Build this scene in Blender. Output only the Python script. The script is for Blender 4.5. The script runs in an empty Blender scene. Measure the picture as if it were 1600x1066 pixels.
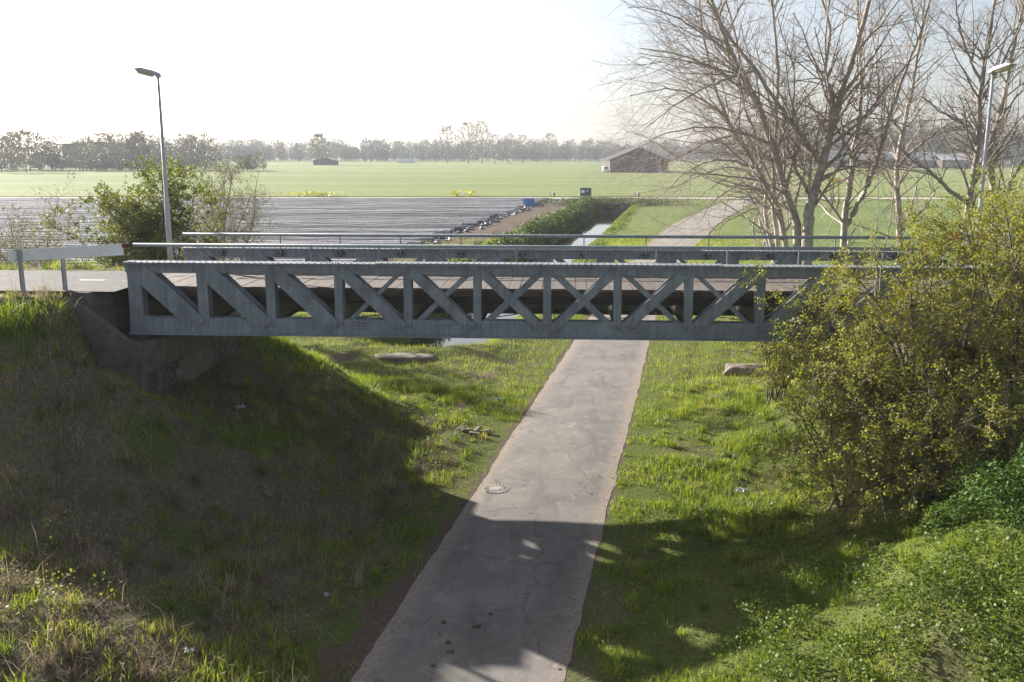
import bpy, math, random
import numpy as np
from mathutils import Vector, Matrix

random.seed(7)
RNG = np.random.default_rng(11)
sc = bpy.context.scene
R = math.radians

# ------------------------------------------------------------------ camera
F = 1480.0
PITCH = math.atan(295 / F)
CAMZ = 8.5
cam_d = bpy.data.cameras.new('camera')
cam = bpy.data.objects.new('camera', cam_d)
sc.collection.objects.link(cam)
cam.location = (0, 0, CAMZ)
cam.rotation_euler = (R(90) - PITCH, 0, 0)
cam_d.sensor_fit = 'HORIZONTAL'
cam_d.sensor_width = 36
cam_d.lens = 36 * F / 1600
cam_d.clip_start = 0.1
cam_d.clip_end = 8000
sc.camera = cam

# ------------------------------------------------------------------ sky, sun, exposure
SUN_ELEV = R(21.2)
SUN_AZ = R(-49.3)            # from +Y (view axis), negative = to the left
w = bpy.data.worlds.new('World')
sc.world = w
w.use_nodes = True
wn = w.node_tree.nodes
wl = w.node_tree.links
bg = wn['Background']
sky = wn.new('ShaderNodeTexSky')
sky.sky_type = 'NISHITA'
sky.sun_disc = False
sky.sun_elevation = SUN_ELEV
sky.sun_rotation = SUN_AZ
sky.altitude = 0
sky.air_density = .75
sky.dust_density = 2.0
sky.ozone_density = 1.0
hs = wn.new('ShaderNodeHueSaturation')
hs.inputs['Saturation'].default_value = .6      # thin spring haze pales the whole sky evenly
wl.new(sky.outputs[0], hs.inputs['Color'])
wl.new(hs.outputs[0], bg.inputs[0])
bg.inputs[1].default_value = 0.062
sd = bpy.data.lights.new('sun', 'SUN')
sd.energy = 5.0
sd.angle = R(0.55)
sd.color = (1.0, 0.94, 0.85)
sun = bpy.data.objects.new('sun', sd)
sc.collection.objects.link(sun)
sdir = Vector((math.sin(SUN_AZ) * math.cos(SUN_ELEV), math.cos(SUN_AZ) * math.cos(SUN_ELEV), math.sin(SUN_ELEV)))
sun.rotation_euler = (-sdir).to_track_quat('-Z', 'Y').to_euler()
sc.view_settings.view_transform = 'Standard'
sc.view_settings.look = 'None'
sc.view_settings.gamma = 1.0
sc.view_settings.use_curve_mapping = False
sc.view_settings.exposure = 1.68
sc.render.engine = 'CYCLES'
sc.cycles.use_denoising = True
sc.cycles.max_bounces = 6
sc.cycles.diffuse_bounces = 3
sc.cycles.transparent_max_bounces = 8
sc.cycles.volume_bounces = 0

# ------------------------------------------------------------------ helpers
COL = sc.collection


def lerp(a, b, t):
    return a + (b - a) * t


def sstep(a, b, x):
    t = np.clip((np.asarray(x, float) - a) / (b - a), 0, 1)
    return t * t * (3 - 2 * t)


def _hash(ix, iy, seed):
    h = (ix.astype(np.int64) * 374761393 + iy.astype(np.int64) * 668265263 + seed * 1442695041) & 0x7fffffff
    h = ((h ^ (h >> 13)) * 1274126177) & 0x7fffffff
    return ((h ^ (h >> 16)) & 0xffff) / 65535.0


def vnoise(x, y, seed=0):
    x = np.asarray(x, float)
    y = np.asarray(y, float)
    ix = np.floor(x)
    iy = np.floor(y)
    fx = x - ix
    fy = y - iy
    fx = fx * fx * (3 - 2 * fx)
    fy = fy * fy * (3 - 2 * fy)
    a = _hash(ix, iy, seed)
    b = _hash(ix + 1, iy, seed)
    c = _hash(ix, iy + 1, seed)
    d = _hash(ix + 1, iy + 1, seed)
    return lerp(lerp(a, b, fx), lerp(c, d, fx), fy)


def fbm(x, y, seed=0, o=4):
    s = 0
    amp = .5
    t = 0
    for k in range(o):
        s = s + amp * vnoise(np.asarray(x) * 2 ** k, np.asarray(y) * 2 ** k, seed + k * 17)
        t += amp
        amp *= .5
    return s / t


def np_mesh(name, verts, faces, attrs=None, smooth=False):
    """faces: list of int arrays, each (n, k)."""
    verts = np.asarray(verts, np.float32)
    me = bpy.data.meshes.new(name)
    me.vertices.add(len(verts))
    me.vertices.foreach_set('co', verts.ravel())
    faces = [np.asarray(f, np.int32) for f in faces if len(f)]
    nl = sum(f.size for f in faces)
    npoly = sum(len(f) for f in faces)
    me.loops.add(nl)
    me.polygons.add(npoly)
    me.loops.foreach_set('vertex_index', np.concatenate([f.ravel() for f in faces]))
    tot = np.concatenate([np.full(len(f), f.shape[1], np.int32) for f in faces])
    st = np.concatenate([[0], np.cumsum(tot)[:-1]]).astype(np.int32)
    me.polygons.foreach_set('loop_start', st)
    me.polygons.foreach_set('loop_total', tot)
    if smooth:
        me.polygons.foreach_set('use_smooth', np.ones(npoly, bool))
    for k, v in (attrs or {}).items():
        a = me.attributes.new(k, 'FLOAT', 'POINT')
        a.data.foreach_set('value', np.asarray(v, np.float32))
    me.update(calc_edges=True)
    me.validate()
    return me


def link(name, me, mat=None, parent=None, loc=None):
    o = bpy.data.objects.new(name, me)
    COL.objects.link(o)
    if mat is not None and me is not None and len(me.materials) == 0:
        me.materials.append(mat)
    if parent is not None:
        o.parent = parent
    if loc is not None:
        o.location = loc
    return o


def tag(o, label, cat, group=None, kind=None):
    o['label'] = label
    o['category'] = cat
    if group:
        o['group'] = group
    if kind:
        o['kind'] = kind
    return o


def empty(name, loc, label, cat, group=None, rz=0):
    o = bpy.data.objects.new(name, None)
    COL.objects.link(o)
    o.location = loc
    o.rotation_euler = (0, 0, rz)
    o.empty_display_size = .2
    return tag(o, label, cat, group)


def struct(o):
    o['kind'] = 'structure'
    return o


class MB:
    """collects simple solids into one mesh"""

    def __init__(s):
        s.v = []
        s.f = []
        s.n = 0

    def add(s, verts, faces):
        s.v += [tuple(p) for p in verts]
        s.f += [tuple(i + s.n for i in f) for f in faces]
        s.n += len(verts)
        return s

    def hexa(s, P):
        return s.add(P, [(0, 3, 2, 1), (4, 5, 6, 7), (0, 1, 5, 4), (1, 2, 6, 5), (2, 3, 7, 6), (3, 0, 4, 7)])

    def box(s, x0, x1, y0, y1, z0, z1):
        return s.hexa([(x0, y0, z0), (x1, y0, z0), (x1, y1, z0), (x0, y1, z0), (x0, y0, z1), (x1, y0, z1), (x1, y1, z1), (x0, y1, z1)])

    def bar(s, a, b, w, y0, y1):
        """flat bar in the xz plane from a=(x,z) to b, width w, thickness y0..y1"""
        dx, dz = b[0] - a[0], b[1] - a[1]
        L = math.hypot(dx, dz)
        nx, nz = -dz / L * w / 2, dx / L * w / 2
        q = [(a[0] - nx, a[1] - nz), (b[0] - nx, b[1] - nz), (b[0] + nx, b[1] + nz), (a[0] + nx, a[1] + nz)]
        return s.hexa([(x, y0, z) for x, z in q] + [(x, y1, z) for x, z in q])

    def prism(s, poly, y0, y1, axis='y'):
        n = len(poly)
        if axis == 'y':
            P = [(x, y0, z) for x, z in poly] + [(x, y1, z) for x, z in poly]
        elif axis == 'x':
            P = [(y0, x, z) for x, z in poly] + [(y1, x, z) for x, z in poly]
        else:
            P = [(x, z, y0) for x, z in poly] + [(x, z, y1) for x, z in poly]
        fs = [tuple(range(n))[::-1], tuple(range(n, 2 * n))]
        for i in range(n):
            j = (i + 1) % n
            fs.append((i, j, n + j, n + i))
        return s.add(P, fs)

    def tube(s, pts, rads, k=8, cap=True):
        pts = [Vector(p) for p in pts]
        if not hasattr(rads, '__len__'):
            rads = [rads] * len(pts)
        rings = []
        up = Vector((0, 0, 1))
        for i, p in enumerate(pts):
            d = (pts[min(i + 1, len(pts) - 1)] - pts[max(i - 1, 0)]).normalized()
            a = d.cross(up)
            if a.length < .05:
                a = d.cross(Vector((1, 0, 0)))
            a.normalize()
            b = d.cross(a)
            rings += [p + (a * math.cos(2 * math.pi * j / k) + b * math.sin(2 * math.pi * j / k)) * rads[i] for j in range(k)]
        fs = []
        for i in range(len(pts) - 1):
            for j in range(k):
                fs.append((i * k + j, i * k + (j + 1) % k, (i + 1) * k + (j + 1) % k, (i + 1) * k + j))
        if cap:
            fs.append(tuple(range(k))[::-1])
            fs.append(tuple((len(pts) - 1) * k + j for j in range(k)))
        return s.add(rings, fs)

    def mesh(s, name, smooth=False):
        me = bpy.data.meshes.new(name)
        me.from_pydata(s.v, [], s.f)
        if smooth:
            me.polygons.foreach_set('use_smooth', [True] * len(me.polygons))
        me.update()
        return me

    def build(s, name, mat, parent=None, bevel=0, smooth=False, loc=None):
        me = s.mesh(name, smooth)
        import bmesh
        bm = bmesh.new()
        bm.from_mesh(me)
        bmesh.ops.recalc_face_normals(bm, faces=bm.faces)
        if bevel:
            bmesh.ops.bevel(bm, geom=list(bm.edges), offset=bevel, segments=1, affect='EDGES', clamp_overlap=True)
        bm.to_mesh(me)
        bm.free()
        return link(name, me, mat, parent, loc)


def copy_tree(o, parent=None):
    c = o.copy()
    COL.objects.link(c)
    c.parent = parent
    for ch in list(o.children):
        copy_tree(ch, c)
    return c


# ------------------------------------------------------------------ materials
def nodes_of(m):
    m.use_nodes = True
    return m.node_tree.nodes, m.node_tree.links


def ramp(n, l, src, stops):
    r = n.new('ShaderNodeValToRGB')
    el = r.color_ramp.elements
    while len(el) < len(stops):
        el.new(.5)
    for e, (p, c) in zip(el, stops):
        e.position = p
        e.color = (*c, 1)
    l.new(src, r.inputs[0])
    return r.outputs[0]


def noise(n, l, scale, detail=4, rough=.6, vec=None, dist=0):
    t = n.new('ShaderNodeTexNoise')
    t.inputs['Scale'].default_value = scale
    t.inputs['Detail'].default_value = detail
    t.inputs['Roughness'].default_value = rough
    t.inputs['Distortion'].default_value = dist
    if vec is not None:
        l.new(vec, t.inputs['Vector'])
    return t.outputs['Fac']


def mixc(n, l, fac, a, b, mode='MIX'):
    m = n.new('ShaderNodeMix')
    m.data_type = 'RGBA'
    m.blend_type = mode
    for s, v in ((m.inputs[0], fac), (m.inputs[6], a), (m.inputs[7], b)):
        if isinstance(v, (int, float)):
            s.default_value = v
        elif isinstance(v, tuple):
            s.default_value = (*v, 1)
        else:
            l.new(v, s)
    return m.outputs[2]


def mathn(n, l, op, a, b=None, clamp=False):
    m = n.new('ShaderNodeMath')
    m.operation = op
    m.use_clamp = clamp
    for s, v in zip(m.inputs, (a, b)):
        if v is None:
            continue
        if isinstance(v, (int, float)):
            s.default_value = v
        else:
            l.new(v, s)
    return m.outputs[0]


def bump(n, l, src, strength, dist=.02):
    b = n.new('ShaderNodeBump')
    b.inputs['Strength'].default_value = strength
    b.inputs['Distance'].default_value = dist
    l.new(src, b.inputs['Height'])
    return b.outputs[0]


def pos(n, world=True):
    if world:
        return n.new('ShaderNodeNewGeometry').outputs['Position']
    return n.new('ShaderNodeTexCoord').outputs['Object']


def attr(n, name):
    a = n.new('ShaderNodeAttribute')
    a.attribute_name = name
    return a.outputs['Fac']


def mat_noise(name, c0, c1, scale=6, rough=.7, c2=None, scale2=40, f2=.3, metal=0, bump_s=.2, bump_scale=60, spec=.4, world=True, bdist=.01):
    m = bpy.data.materials.new(name)
    n, l = nodes_of(m)
    p = n['Principled BSDF']
    v = pos(n, world)
    col = ramp(n, l, noise(n, l, scale, 5, .65, v), [(.3, c0), (.7, c1)])
    if c2:
        f = ramp(n, l, noise(n, l, scale2, 4, .7, v), [(.5, (0, 0, 0)), (.72, (1, 1, 1))])
        f = mathn(n, l, 'MULTIPLY', f, f2)
        col = mixc(n, l, f, col, c2)
    l.new(col, p.inputs['Base Color'])
    p.inputs['Roughness'].default_value = rough
    p.inputs['Metallic'].default_value = metal
    p.inputs['Specular IOR Level'].default_value = spec
    if bump_s:
        l.new(bump(n, l, noise(n, l, bump_scale, 4, .6, v), bump_s, bdist), p.inputs['Normal'])
    return m


def mat_leaf(name, stops, trans=.4, tint=(1.0, 1.0, .45), rough=.55, spec=.3):
    m = bpy.data.materials.new(name)
    n, l = nodes_of(m)
    p = n['Principled BSDF']
    out = n['Material Output']
    col = ramp(n, l, attr(n, 'rnd'), stops)
    l.new(col, p.inputs['Base Color'])
    p.inputs['Roughness'].default_value = rough
    p.inputs['Specular IOR Level'].default_value = spec
    t = n.new('ShaderNodeBsdfTranslucent')
    l.new(mixc(n, l, 1.0, col, tint, 'MULTIPLY'), t.inputs['Color'])
    mx = n.new('ShaderNodeMixShader')
    mx.inputs[0].default_value = trans
    l.new(p.outputs[0], mx.inputs[1])
    l.new(t.outputs[0], mx.inputs[2])
    l.new(mx.outputs[0], out.inputs['Surface'])
    return m


M = {}


def steel_mat(name, base, dark, rust_f=.25):
    m = bpy.data.materials.new(name)
    n, l = nodes_of(m)
    p = n['Principled BSDF']
    v = n.new('ShaderNodeTexCoord').outputs['Object']
    c = ramp(n, l, noise(n, l, 1.6, 5, .7, v), [(.3, dark), (.65, base)])
    mp = n.new('ShaderNodeMapping')
    mp.inputs['Scale'].default_value = (9, 9, .7)
    l.new(v, mp.inputs[0])
    streak = ramp(n, l, noise(n, l, 1.0, 5, .7, mp.outputs[0]), [(.45, (0, 0, 0)), (.70, (1, 1, 1))])
    c = mixc(n, l, mathn(n, l, 'MULTIPLY', streak, .55), c, tuple(x * .55 for x in dark))
    fine = ramp(n, l, noise(n, l, 28, 5, .75, v), [(.56, (0, 0, 0)), (.74, (1, 1, 1))])
    c = mixc(n, l, mathn(n, l, 'MULTIPLY', fine, rust_f), c, (.10, .075, .06))
    l.new(c, p.inputs['Base Color'])
    p.inputs['Roughness'].default_value = .5
    p.inputs['Specular IOR Level'].default_value = .4
    l.new(bump(n, l, noise(n, l, 45, 3, .6, v), .12, .004), p.inputs['Normal'])
    return m


M['steel'] = steel_mat('bridge_paint', (.285, .315, .335), (.165, .183, .196))
M['rivet'] = steel_mat('rivet_paint', (.20, .21, .22), (.12, .125, .13), .5)
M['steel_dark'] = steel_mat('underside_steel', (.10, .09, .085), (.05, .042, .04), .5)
M['rail'] = steel_mat('rail_paint', (.27, .31, .335), (.20, .235, .255), .15)
M['galv'] = mat_noise('galvanised', (.34, .36, .38), (.46, .48, .50), 8, .45, metal=.35, bump_s=.05)
M['white_rail'] = mat_noise('white_rail_paint', (.78, .77, .75), (.86, .85, .84), 4, .45, c2=(.42, .38, .32), scale2=14, f2=.35, bump_s=.05)
M['rust'] = mat_noise('rust', (.09, .035, .02), (.16, .065, .035), 12, .85)
M['red'] = mat_noise('red_paint', (.42, .03, .04), (.52, .05, .05), 5, .5, bump_s=.03)
M['concrete'] = mat_noise('old_concrete', (.075, .066, .055), (.165, .148, .125), 2.2, .9, c2=(.035, .034, .024), scale2=5, f2=.7, bump_s=.5, bump_scale=25, bdist=.02)
M['plaster'] = mat_noise('peeling_render', (.11, .092, .08), (.20, .17, .15), 5, .95, c2=(.09, .08, .07), scale2=14, f2=.6, bump_s=.6, bump_scale=16, bdist=.03)
M['stone'] = mat_noise('weathered_stone', (.11, .088, .07), (.24, .205, .175), 3, .9, c2=(.06, .06, .03), scale2=6, f2=.7, bump_s=.6, bump_scale=14, bdist=.03)
M['palestone'] = mat_noise('pale_stone', (.24, .215, .195), (.33, .30, .275), 8, .9, bump_s=.3)
M['lampgrey'] = mat_noise('lamp_paint', (.38, .39, .40), (.46, .47, .48), 6, .5, bump_s=.03)
M['lens'] = mat_noise('lamp_lens', (.50, .44, .30), (.58, .52, .38), 9, .25, bump_s=.03)
M['bark'] = mat_noise('bark', (.24, .21, .18), (.46, .42, .37), 5, .9, c2=(.08, .065, .05), scale2=9, f2=.6, bump_s=.6, bump_scale=22, bdist=.02)
M['twig'] = mat_noise('twig', (.24, .19, .16), (.40, .33, .28), 3, .85, bump_s=0)
M['bark_dark'] = mat_noise('dark_bark', (.07, .055, .04), (.15, .12, .095), 6, .9, bump_s=.4, bump_scale=25)


def plank_mat():
    m = bpy.data.materials.new('deck_timber')
    n, l = nodes_of(m)
    p = n['Principled BSDF']
    v = n.new('ShaderNodeTexCoord').outputs['Object']
    oi = n.new('ShaderNodeObjectInfo').outputs['Random']
    mp = n.new('ShaderNodeMapping')
    mp.inputs['Scale'].default_value = (14, 1.2, 14)
    l.new(v, mp.inputs[0])
    g = noise(n, l, 2.0, 6, .7, mp.outputs[0], .6)
    c = ramp(n, l, g, [(.25, (.062, .050, .042)), (.5, (.108, .09, .08)), (.78, (.155, .133, .122))])
    c = mixc(n, l, .45, c, ramp(n, l, oi, [(0, (.62, .58, .56)), (1, (1.0, .98, .96))]), 'MULTIPLY')
    l.new(c, p.inputs['Base Color'])
    p.inputs['Roughness'].default_value = .85
    l.new(bump(n, l, g, .4, .01), p.inputs['Normal'])
    return m


M['rail'].node_tree.nodes['Principled BSDF'].inputs['Roughness'].default_value = .7
M['plank'] = plank_mat()
M['timber_dark'] = mat_noise('dark_timber', (.05, .04, .03), (.11, .09, .07), 5, .9, bump_s=.3)


def mpv(n, l, v):
    mp = n.new('ShaderNodeMapping')
    mp.inputs['Rotation'].default_value = (0, 0, .19)
    mp.inputs['Scale'].default_value = (1.6, .35, 1)
    mp.inputs['Location'].default_value = (3.1, 7.7, 0)
    l.new(v, mp.inputs[0])
    return mp.outputs[0]


def asphalt_mat(name, a, b, edge=None, uvdirt=True):
    m = bpy.data.materials.new(name)
    n, l = nodes_of(m)
    p = n['Principled BSDF']
    v = pos(n)
    c = ramp(n, l, noise(n, l, .55, 6, .62, v), [(.3, a), (.7, b)])
    g = ramp(n, l, noise(n, l, 55, 4, .8, v), [(.3, (.45, .45, .45)), (.7, (1.3, 1.3, 1.3))])
    c = mixc(n, l, .7, c, g, 'MULTIPLY')
    # pale blotches and cracks
    f = ramp(n, l, noise(n, l, 1.7, 6, .75, v, .8), [(.55, (0, 0, 0)), (.72, (1, 1, 1))])
    c = mixc(n, l, mathn(n, l, 'MULTIPLY', f, .7), c, (.30, .27, .24))
    fd = ramp(n, l, noise(n, l, .9, 6, .7, mpv(n, l, v), .5), [(.50, (0, 0, 0)), (.68, (1, 1, 1))])
    c = mixc(n, l, mathn(n, l, 'MULTIPLY', fd, .6), c, tuple(q * .62 for q in a))
    vo = n.new('ShaderNodeTexVoronoi')
    vo.feature = 'DISTANCE_TO_EDGE'
    vo.inputs['Scale'].default_value = .55
    nv = n.new('ShaderNodeTexNoise')
    nv.inputs['Scale'].default_value = 2.5
    l.new(v, nv.inputs['Vector'])
    mv = n.new('ShaderNodeMix')
    mv.data_type = 'RGBA'
    mv.inputs[0].default_value = .35
    l.new(v, mv.inputs[6])
    l.new(nv.outputs['Color'], mv.inputs[7])
    l.new(mv.outputs[2], vo.inputs['Vector'])
    cr = ramp(n, l, vo.outputs['Distance'], [(.0, (1, 1, 1)), (.012, (0, 0, 0))])
    c = mixc(n, l, mathn(n, l, 'MULTIPLY', cr, .6), c, (.07, .06, .05))
    if edge:
        e = mathn(n, l, 'ADD', attr(n, 'edge'), mathn(n, l, 'MULTIPLY', mathn(n, l, 'SUBTRACT', noise(n, l, 3.2, 6, .75, v), .5), .65))
        f = ramp(n, l, e, [(.52, (0, 0, 0)), (.85, (1, 1, 1))])
        dcol = ramp(n, l, noise(n, l, 14, 5, .7, v), [(.3, (.13, .10, .08)), (.7, edge)])
        c = mixc(n, l, mathn(n, l, 'MULTIPLY', f, .85), c, dcol)
        # worn pale streak along the crown of the path
        e2 = mathn(n, l, 'ADD', attr(n, 'crown'), mathn(n, l, 'MULTIPLY', mathn(n, l, 'SUBTRACT', noise(n, l, 1.1, 6, .7, v), .5), 1.5))
        f2 = ramp(n, l, e2, [(.85, (0, 0, 0)), (1.5, (1, 1, 1))])
        c = mixc(n, l, mathn(n, l, 'MULTIPLY', f2, .5), c, (.34, .30, .265))
        f3 = ramp(n, l, noise(n, l, 7, 4, .8, v), [(.68, (0, 0, 0)), (.73, (1, 1, 1))])
        c = mixc(n, l, mathn(n, l, 'MULTIPLY', f3, .5), c, (.11, .085, .06))
    l.new(c, p.inputs['Base Color'])
    p.inputs['Roughness'].default_value = .9
    p.inputs['Specular IOR Level'].default_value = .3
    l.new(bump(n, l, noise(n, l, 70, 4, .7, v), .5, .01), p.inputs['Normal'])
    return m


M['asphalt'] = asphalt_mat('path_asphalt', (.132, .121, .112), (.215, .197, .18), (.33, .28, .235))
M['road'] = asphalt_mat('road_asphalt', (.066, .063, .063), (.09, .086, .086))
M['farroad'] = mat_noise('far_road', (.30, .26, .23), (.38, .34, .30), .4, .9, bump_s=0)
M['gravel'] = mat_noise('gravel_track', (.17, .15, .13), (.25, .22, .195), .7, .95, c2=(.13, .14, .05), scale2=.6, f2=.8, bump_s=.4, bump_scale=12, bdist=.05)


def ground_mat():
    m = bpy.data.materials.new('ground_turf')
    n, l = nodes_of(m)
    p = n['Principled BSDF']
    v = pos(n)
    a = noise(n, l, .8, 6, .7, v)
    b = noise(n, l, 9, 5, .75, v)
    green = ramp(n, l, b, [(.3, (.042, .052, .014)), (.7, (.115, .140, .030))])
    dry = ramp(n, l, b, [(.3, (.06, .046, .032)), (.7, (.20, .16, .11))])
    fdry = mathn(n, l, 'ADD', attr(n, 'dry'), mathn(n, l, 'MULTIPLY', mathn(n, l, 'SUBTRACT', a, .5), .9), True)
    c = mixc(n, l, fdry, green, dry)
    soil = ramp(n, l, b, [(.3, (.060, .043, .032)), (.7, (.135, .10, .076))])
    fs = mathn(n, l, 'ADD', attr(n, 'soil'), mathn(n, l, 'MULTIPLY', mathn(n, l, 'SUBTRACT', b, .5), .5), True)
    fs = ramp(n, l, fs, [(.35, (0, 0, 0)), (.6, (1, 1, 1))])
    c = mixc(n, l, fs, c, soil)
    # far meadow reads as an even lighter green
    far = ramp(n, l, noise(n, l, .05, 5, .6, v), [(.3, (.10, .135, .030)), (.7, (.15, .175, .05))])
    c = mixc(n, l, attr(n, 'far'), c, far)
    l.new(c, p.inputs['Base Color'])
    p.inputs['Roughness'].default_value = .95
    p.inputs['Specular IOR Level'].default_value = .1
    l.new(bump(n, l, b, .8, .05), p.inputs['Normal'])
    return m


M['ground'] = ground_mat()


def field_mat(name, a, b, sy):
    m = bpy.data.materials.new(name)
    n, l = nodes_of(m)
    p = n['Principled BSDF']
    out = n['Material Output']
    v = pos(n)
    mp = n.new('ShaderNodeMapping')
    mp.inputs['Scale'].default_value = (.004, sy, 1)
    l.new(v, mp.inputs[0])
    s = noise(n, l, 1.0, 5, .6, mp.outputs[0])
    c = ramp(n, l, s, [(.3, a), (.7, b)])
    c = mixc(n, l, .35, c, ramp(n, l, noise(n, l, .08, 5, .6, v), [(.3, (.7, .75, .7)), (.7, (1.15, 1.1, 1.1))]), 'MULTIPLY')
    l.new(c, p.inputs['Base Color'])
    p.inputs['Roughness'].default_value = .9
    p.inputs['Specular IOR Level'].default_value = .15
    t = n.new('ShaderNodeBsdfTranslucent')
    l.new(c, t.inputs['Color'])
    l.new(bump(n, l, noise(n, l, 1.3, 4, .7, v), 1.0, .3), p.inputs['Normal'])
    return m


M['field'] = field_mat('young_crop', (.115, .170, .042), (.205, .225, .080), .06)
M['field_green'] = field_mat('meadow_green', (.10, .145, .035), (.145, .185, .055), .05)
M['stubble'] = field_mat('rough_strip', (.16, .17, .06), (.22, .19, .09), .05)


def film_mat():
    m = bpy.data.materials.new('crop_film')
    n, l = nodes_of(m)
    p = n['Principled BSDF']
    v = pos(n)
    mp = n.new('ShaderNodeMapping')
    mp.inputs['Scale'].default_value = (.09, .55, .9)
    l.new(v, mp.inputs[0])
    s = noise(n, l, 1.0, 6, .7, mp.outputs[0], .4)
    c = ramp(n, l, s, [(.30, (.09, .09, .092)), (.46, (.27, .268, .272)), (.66, (.48, .475, .48))])
    oi = n.new('ShaderNodeObjectInfo').outputs['Random']
    c = mixc(n, l, .8, c, ramp(n, l, oi, [(0, (.18, .18, .19)), (.3, (.6, .6, .62)), (1, (1.05, 1.04, 1.05))]), 'MULTIPLY')
    l.new(c, p.inputs['Base Color'])
    p.inputs['Roughness'].default_value = .75
    p.inputs['Specular IOR Level'].default_value = .15
    l.new(bump(n, l, noise(n, l, 3.0, 4, .7, v), .9, .12), p.inputs['Normal'])
    return m


M['film'] = film_mat()
M['film_black'] = mat_noise('black_film', (.03, .03, .035), (.14, .14, .16), 2.5, .35, c2=(.35, .35, .37), scale2=3, f2=.4, bump_s=.9, bump_scale=4, bdist=.1, spec=.5)


def water_mat():
    m = bpy.data.materials.new('ditch_water')
    n, l = nodes_of(m)
    p = n['Principled BSDF']
    p.inputs['Base Color'].default_value = (.03, .028, .018, 1)
    p.inputs['Roughness'].default_value = .03
    p.inputs['IOR'].default_value = 1.33
    p.inputs['Specular IOR Level'].default_value = .9
    l.new(bump(n, l, noise(n, l, 1.2, 3, .5, pos(n)), .04, .05), p.inputs['Normal'])
    return m


M['water'] = water_mat()


def brick_mat():
    m = bpy.data.materials.new('old_brick')
    n, l = nodes_of(m)
    p = n['Principled BSDF']
    v = n.new('ShaderNodeTexCoord').outputs['Object']
    mp = n.new('ShaderNodeMapping')
    mp.inputs['Rotation'].default_value = (R(90), 0, R(90))
    l.new(v, mp.inputs[0])
    b = n.new('ShaderNodeTexBrick')
    b.inputs['Scale'].default_value = 1
    b.inputs['Brick Width'].default_value = .22
    b.inputs['Row Height'].default_value = .072
    b.inputs['Mortar Size'].default_value = .010
    b.inputs['Color1'].default_value = (.075, .055, .05, 1)
    b.inputs['Color2'].default_value = (.14, .10, .085, 1)
    b.inputs['Mortar'].default_value = (.04, .035, .03, 1)
    sx = n.new('ShaderNodeSeparateXYZ')
    l.new(v, sx.inputs[0])
    cb = n.new('ShaderNodeCombineXYZ')
    l.new(sx.outputs[1], cb.inputs[0])
    l.new(sx.outputs[2], cb.inputs[1])
    l.new(cb.outputs[0], b.inputs['Vector'])
    f = ramp(n, l, noise(n, l, 7, 6, .8, v), [(.50, (0, 0, 0)), (.56, (1, 1, 1))])
    c = mixc(n, l, mathn(n, l, 'MULTIPLY', f, .8), b.outputs['Color'], (.21, .185, .175))
    l.new(c, p.inputs['Base Color'])
    p.inputs['Roughness'].default_value = .95
    l.new(bump(n, l, mathn(n, l, 'SUBTRACT', f, mathn(n, l, 'MULTIPLY', b.outputs['Fac'], .6)), .8, .03), p.inputs['Normal'])
    return m


M['brick'] = brick_mat()
M['barn_wall'] = mat_noise('barn_wall', (.045, .035, .033), (.075, .058, .052), .6, .9, bump_s=0)
M['barn_roof'] = mat_noise('barn_roof', (.018, .018, .02), (.035, .035, .038), .5, .8, bump_s=0)
M['shed_roof'] = mat_noise('shed_roof', (.24, .24, .26), (.33, .33, .35), .3, .7, bump_s=0)
M['glassy'] = mat_noise('window_glass', (.05, .06, .07), (.09, .10, .11), .5, .15, bump_s=0)
M['white'] = mat_noise('white_paint', (.66, .66, .66), (.78, .78, .77), 3, .5, bump_s=0)
M['container_green'] = mat_noise('container_green', (.015, .055, .045), (.028, .085, .07), 2, .6, bump_s=0)
M['blue'] = mat_noise('blue_plastic', (.03, .16, .42), (.05, .22, .50), 4, .5, bump_s=0)
M['pale'] = mat_noise('pale_litter', (.30, .33, .36), (.55, .57, .60), 12, .6, bump_s=.2)
M['yellow'] = mat_noise('yellow_paint', (.75, .42, .02), (.85, .52, .04), 3, .5, bump_s=0)
M['dark'] = mat_noise('dark_rubber_and_shade', (.015, .015, .015), (.03, .03, .03), 4, .8, bump_s=0)
M['paintline'] = mat_noise('road_paint', (.5, .5, .48), (.68, .68, .66), 9, .7, bump_s=.1)
M['castiron'] = mat_noise('cast_iron', (.06, .055, .05), (.12, .11, .10), 9, .7, bump_s=.2)

GR = [(0, (.060, .100, .014)), (.35, (.150, .215, .026)), (.65, (.265, .320, .042)), (.82, (.34, .34, .08)), (1, (.40, .34, .19))]
M['grass'] = mat_leaf('grass_blades', GR, .5, (1.0, 1.0, .5), .5, .3)
M['drygrass'] = mat_leaf('dry_grass', [(0, (.13, .10, .065)), (.6, (.28, .225, .15)), (1, (.42, .35, .24))], .3, (1, .95, .8), .7, .15)
M['haw'] = mat_leaf('hawthorn_leaf', [(0, (.14, .165, .028)), (.45, (.26, .275, .05)), (.8, (.35, .33, .075)), (1, (.36, .27, .11))], .5, (1.0, .95, .35))
M['bushleaf'] = mat_leaf('bush_leaf', [(0, (.10, .125, .024)), (.6, (.19, .22, .04)), (1, (.30, .30, .07))], .42, (1.0, 1.0, .4))
M['willow'] = mat_leaf('willow_leaf', [(0, (.10, .115, .045)), (.6, (.17, .18, .08)), (1, (.24, .22, .12))], .4, (1, 1, .6))
M['ivy'] = mat_leaf('ivy_leaf', [(0, (.030, .065, .012)), (.6, (.065, .125, .022)), (1, (.12, .19, .04))], .3, (1, 1, .4), .6, .2)
M['nettle'] = mat_leaf('nettle_leaf', [(0, (.065, .11, .016)), (.6, (.12, .18, .028)), (1, (.20, .25, .06))], .45, (1, 1, .4))
M['bud'] = mat_leaf('bud', [(0, (.16, .11, .06)), (1, (.27, .21, .10))], .3, (1, 1, .8))
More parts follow.
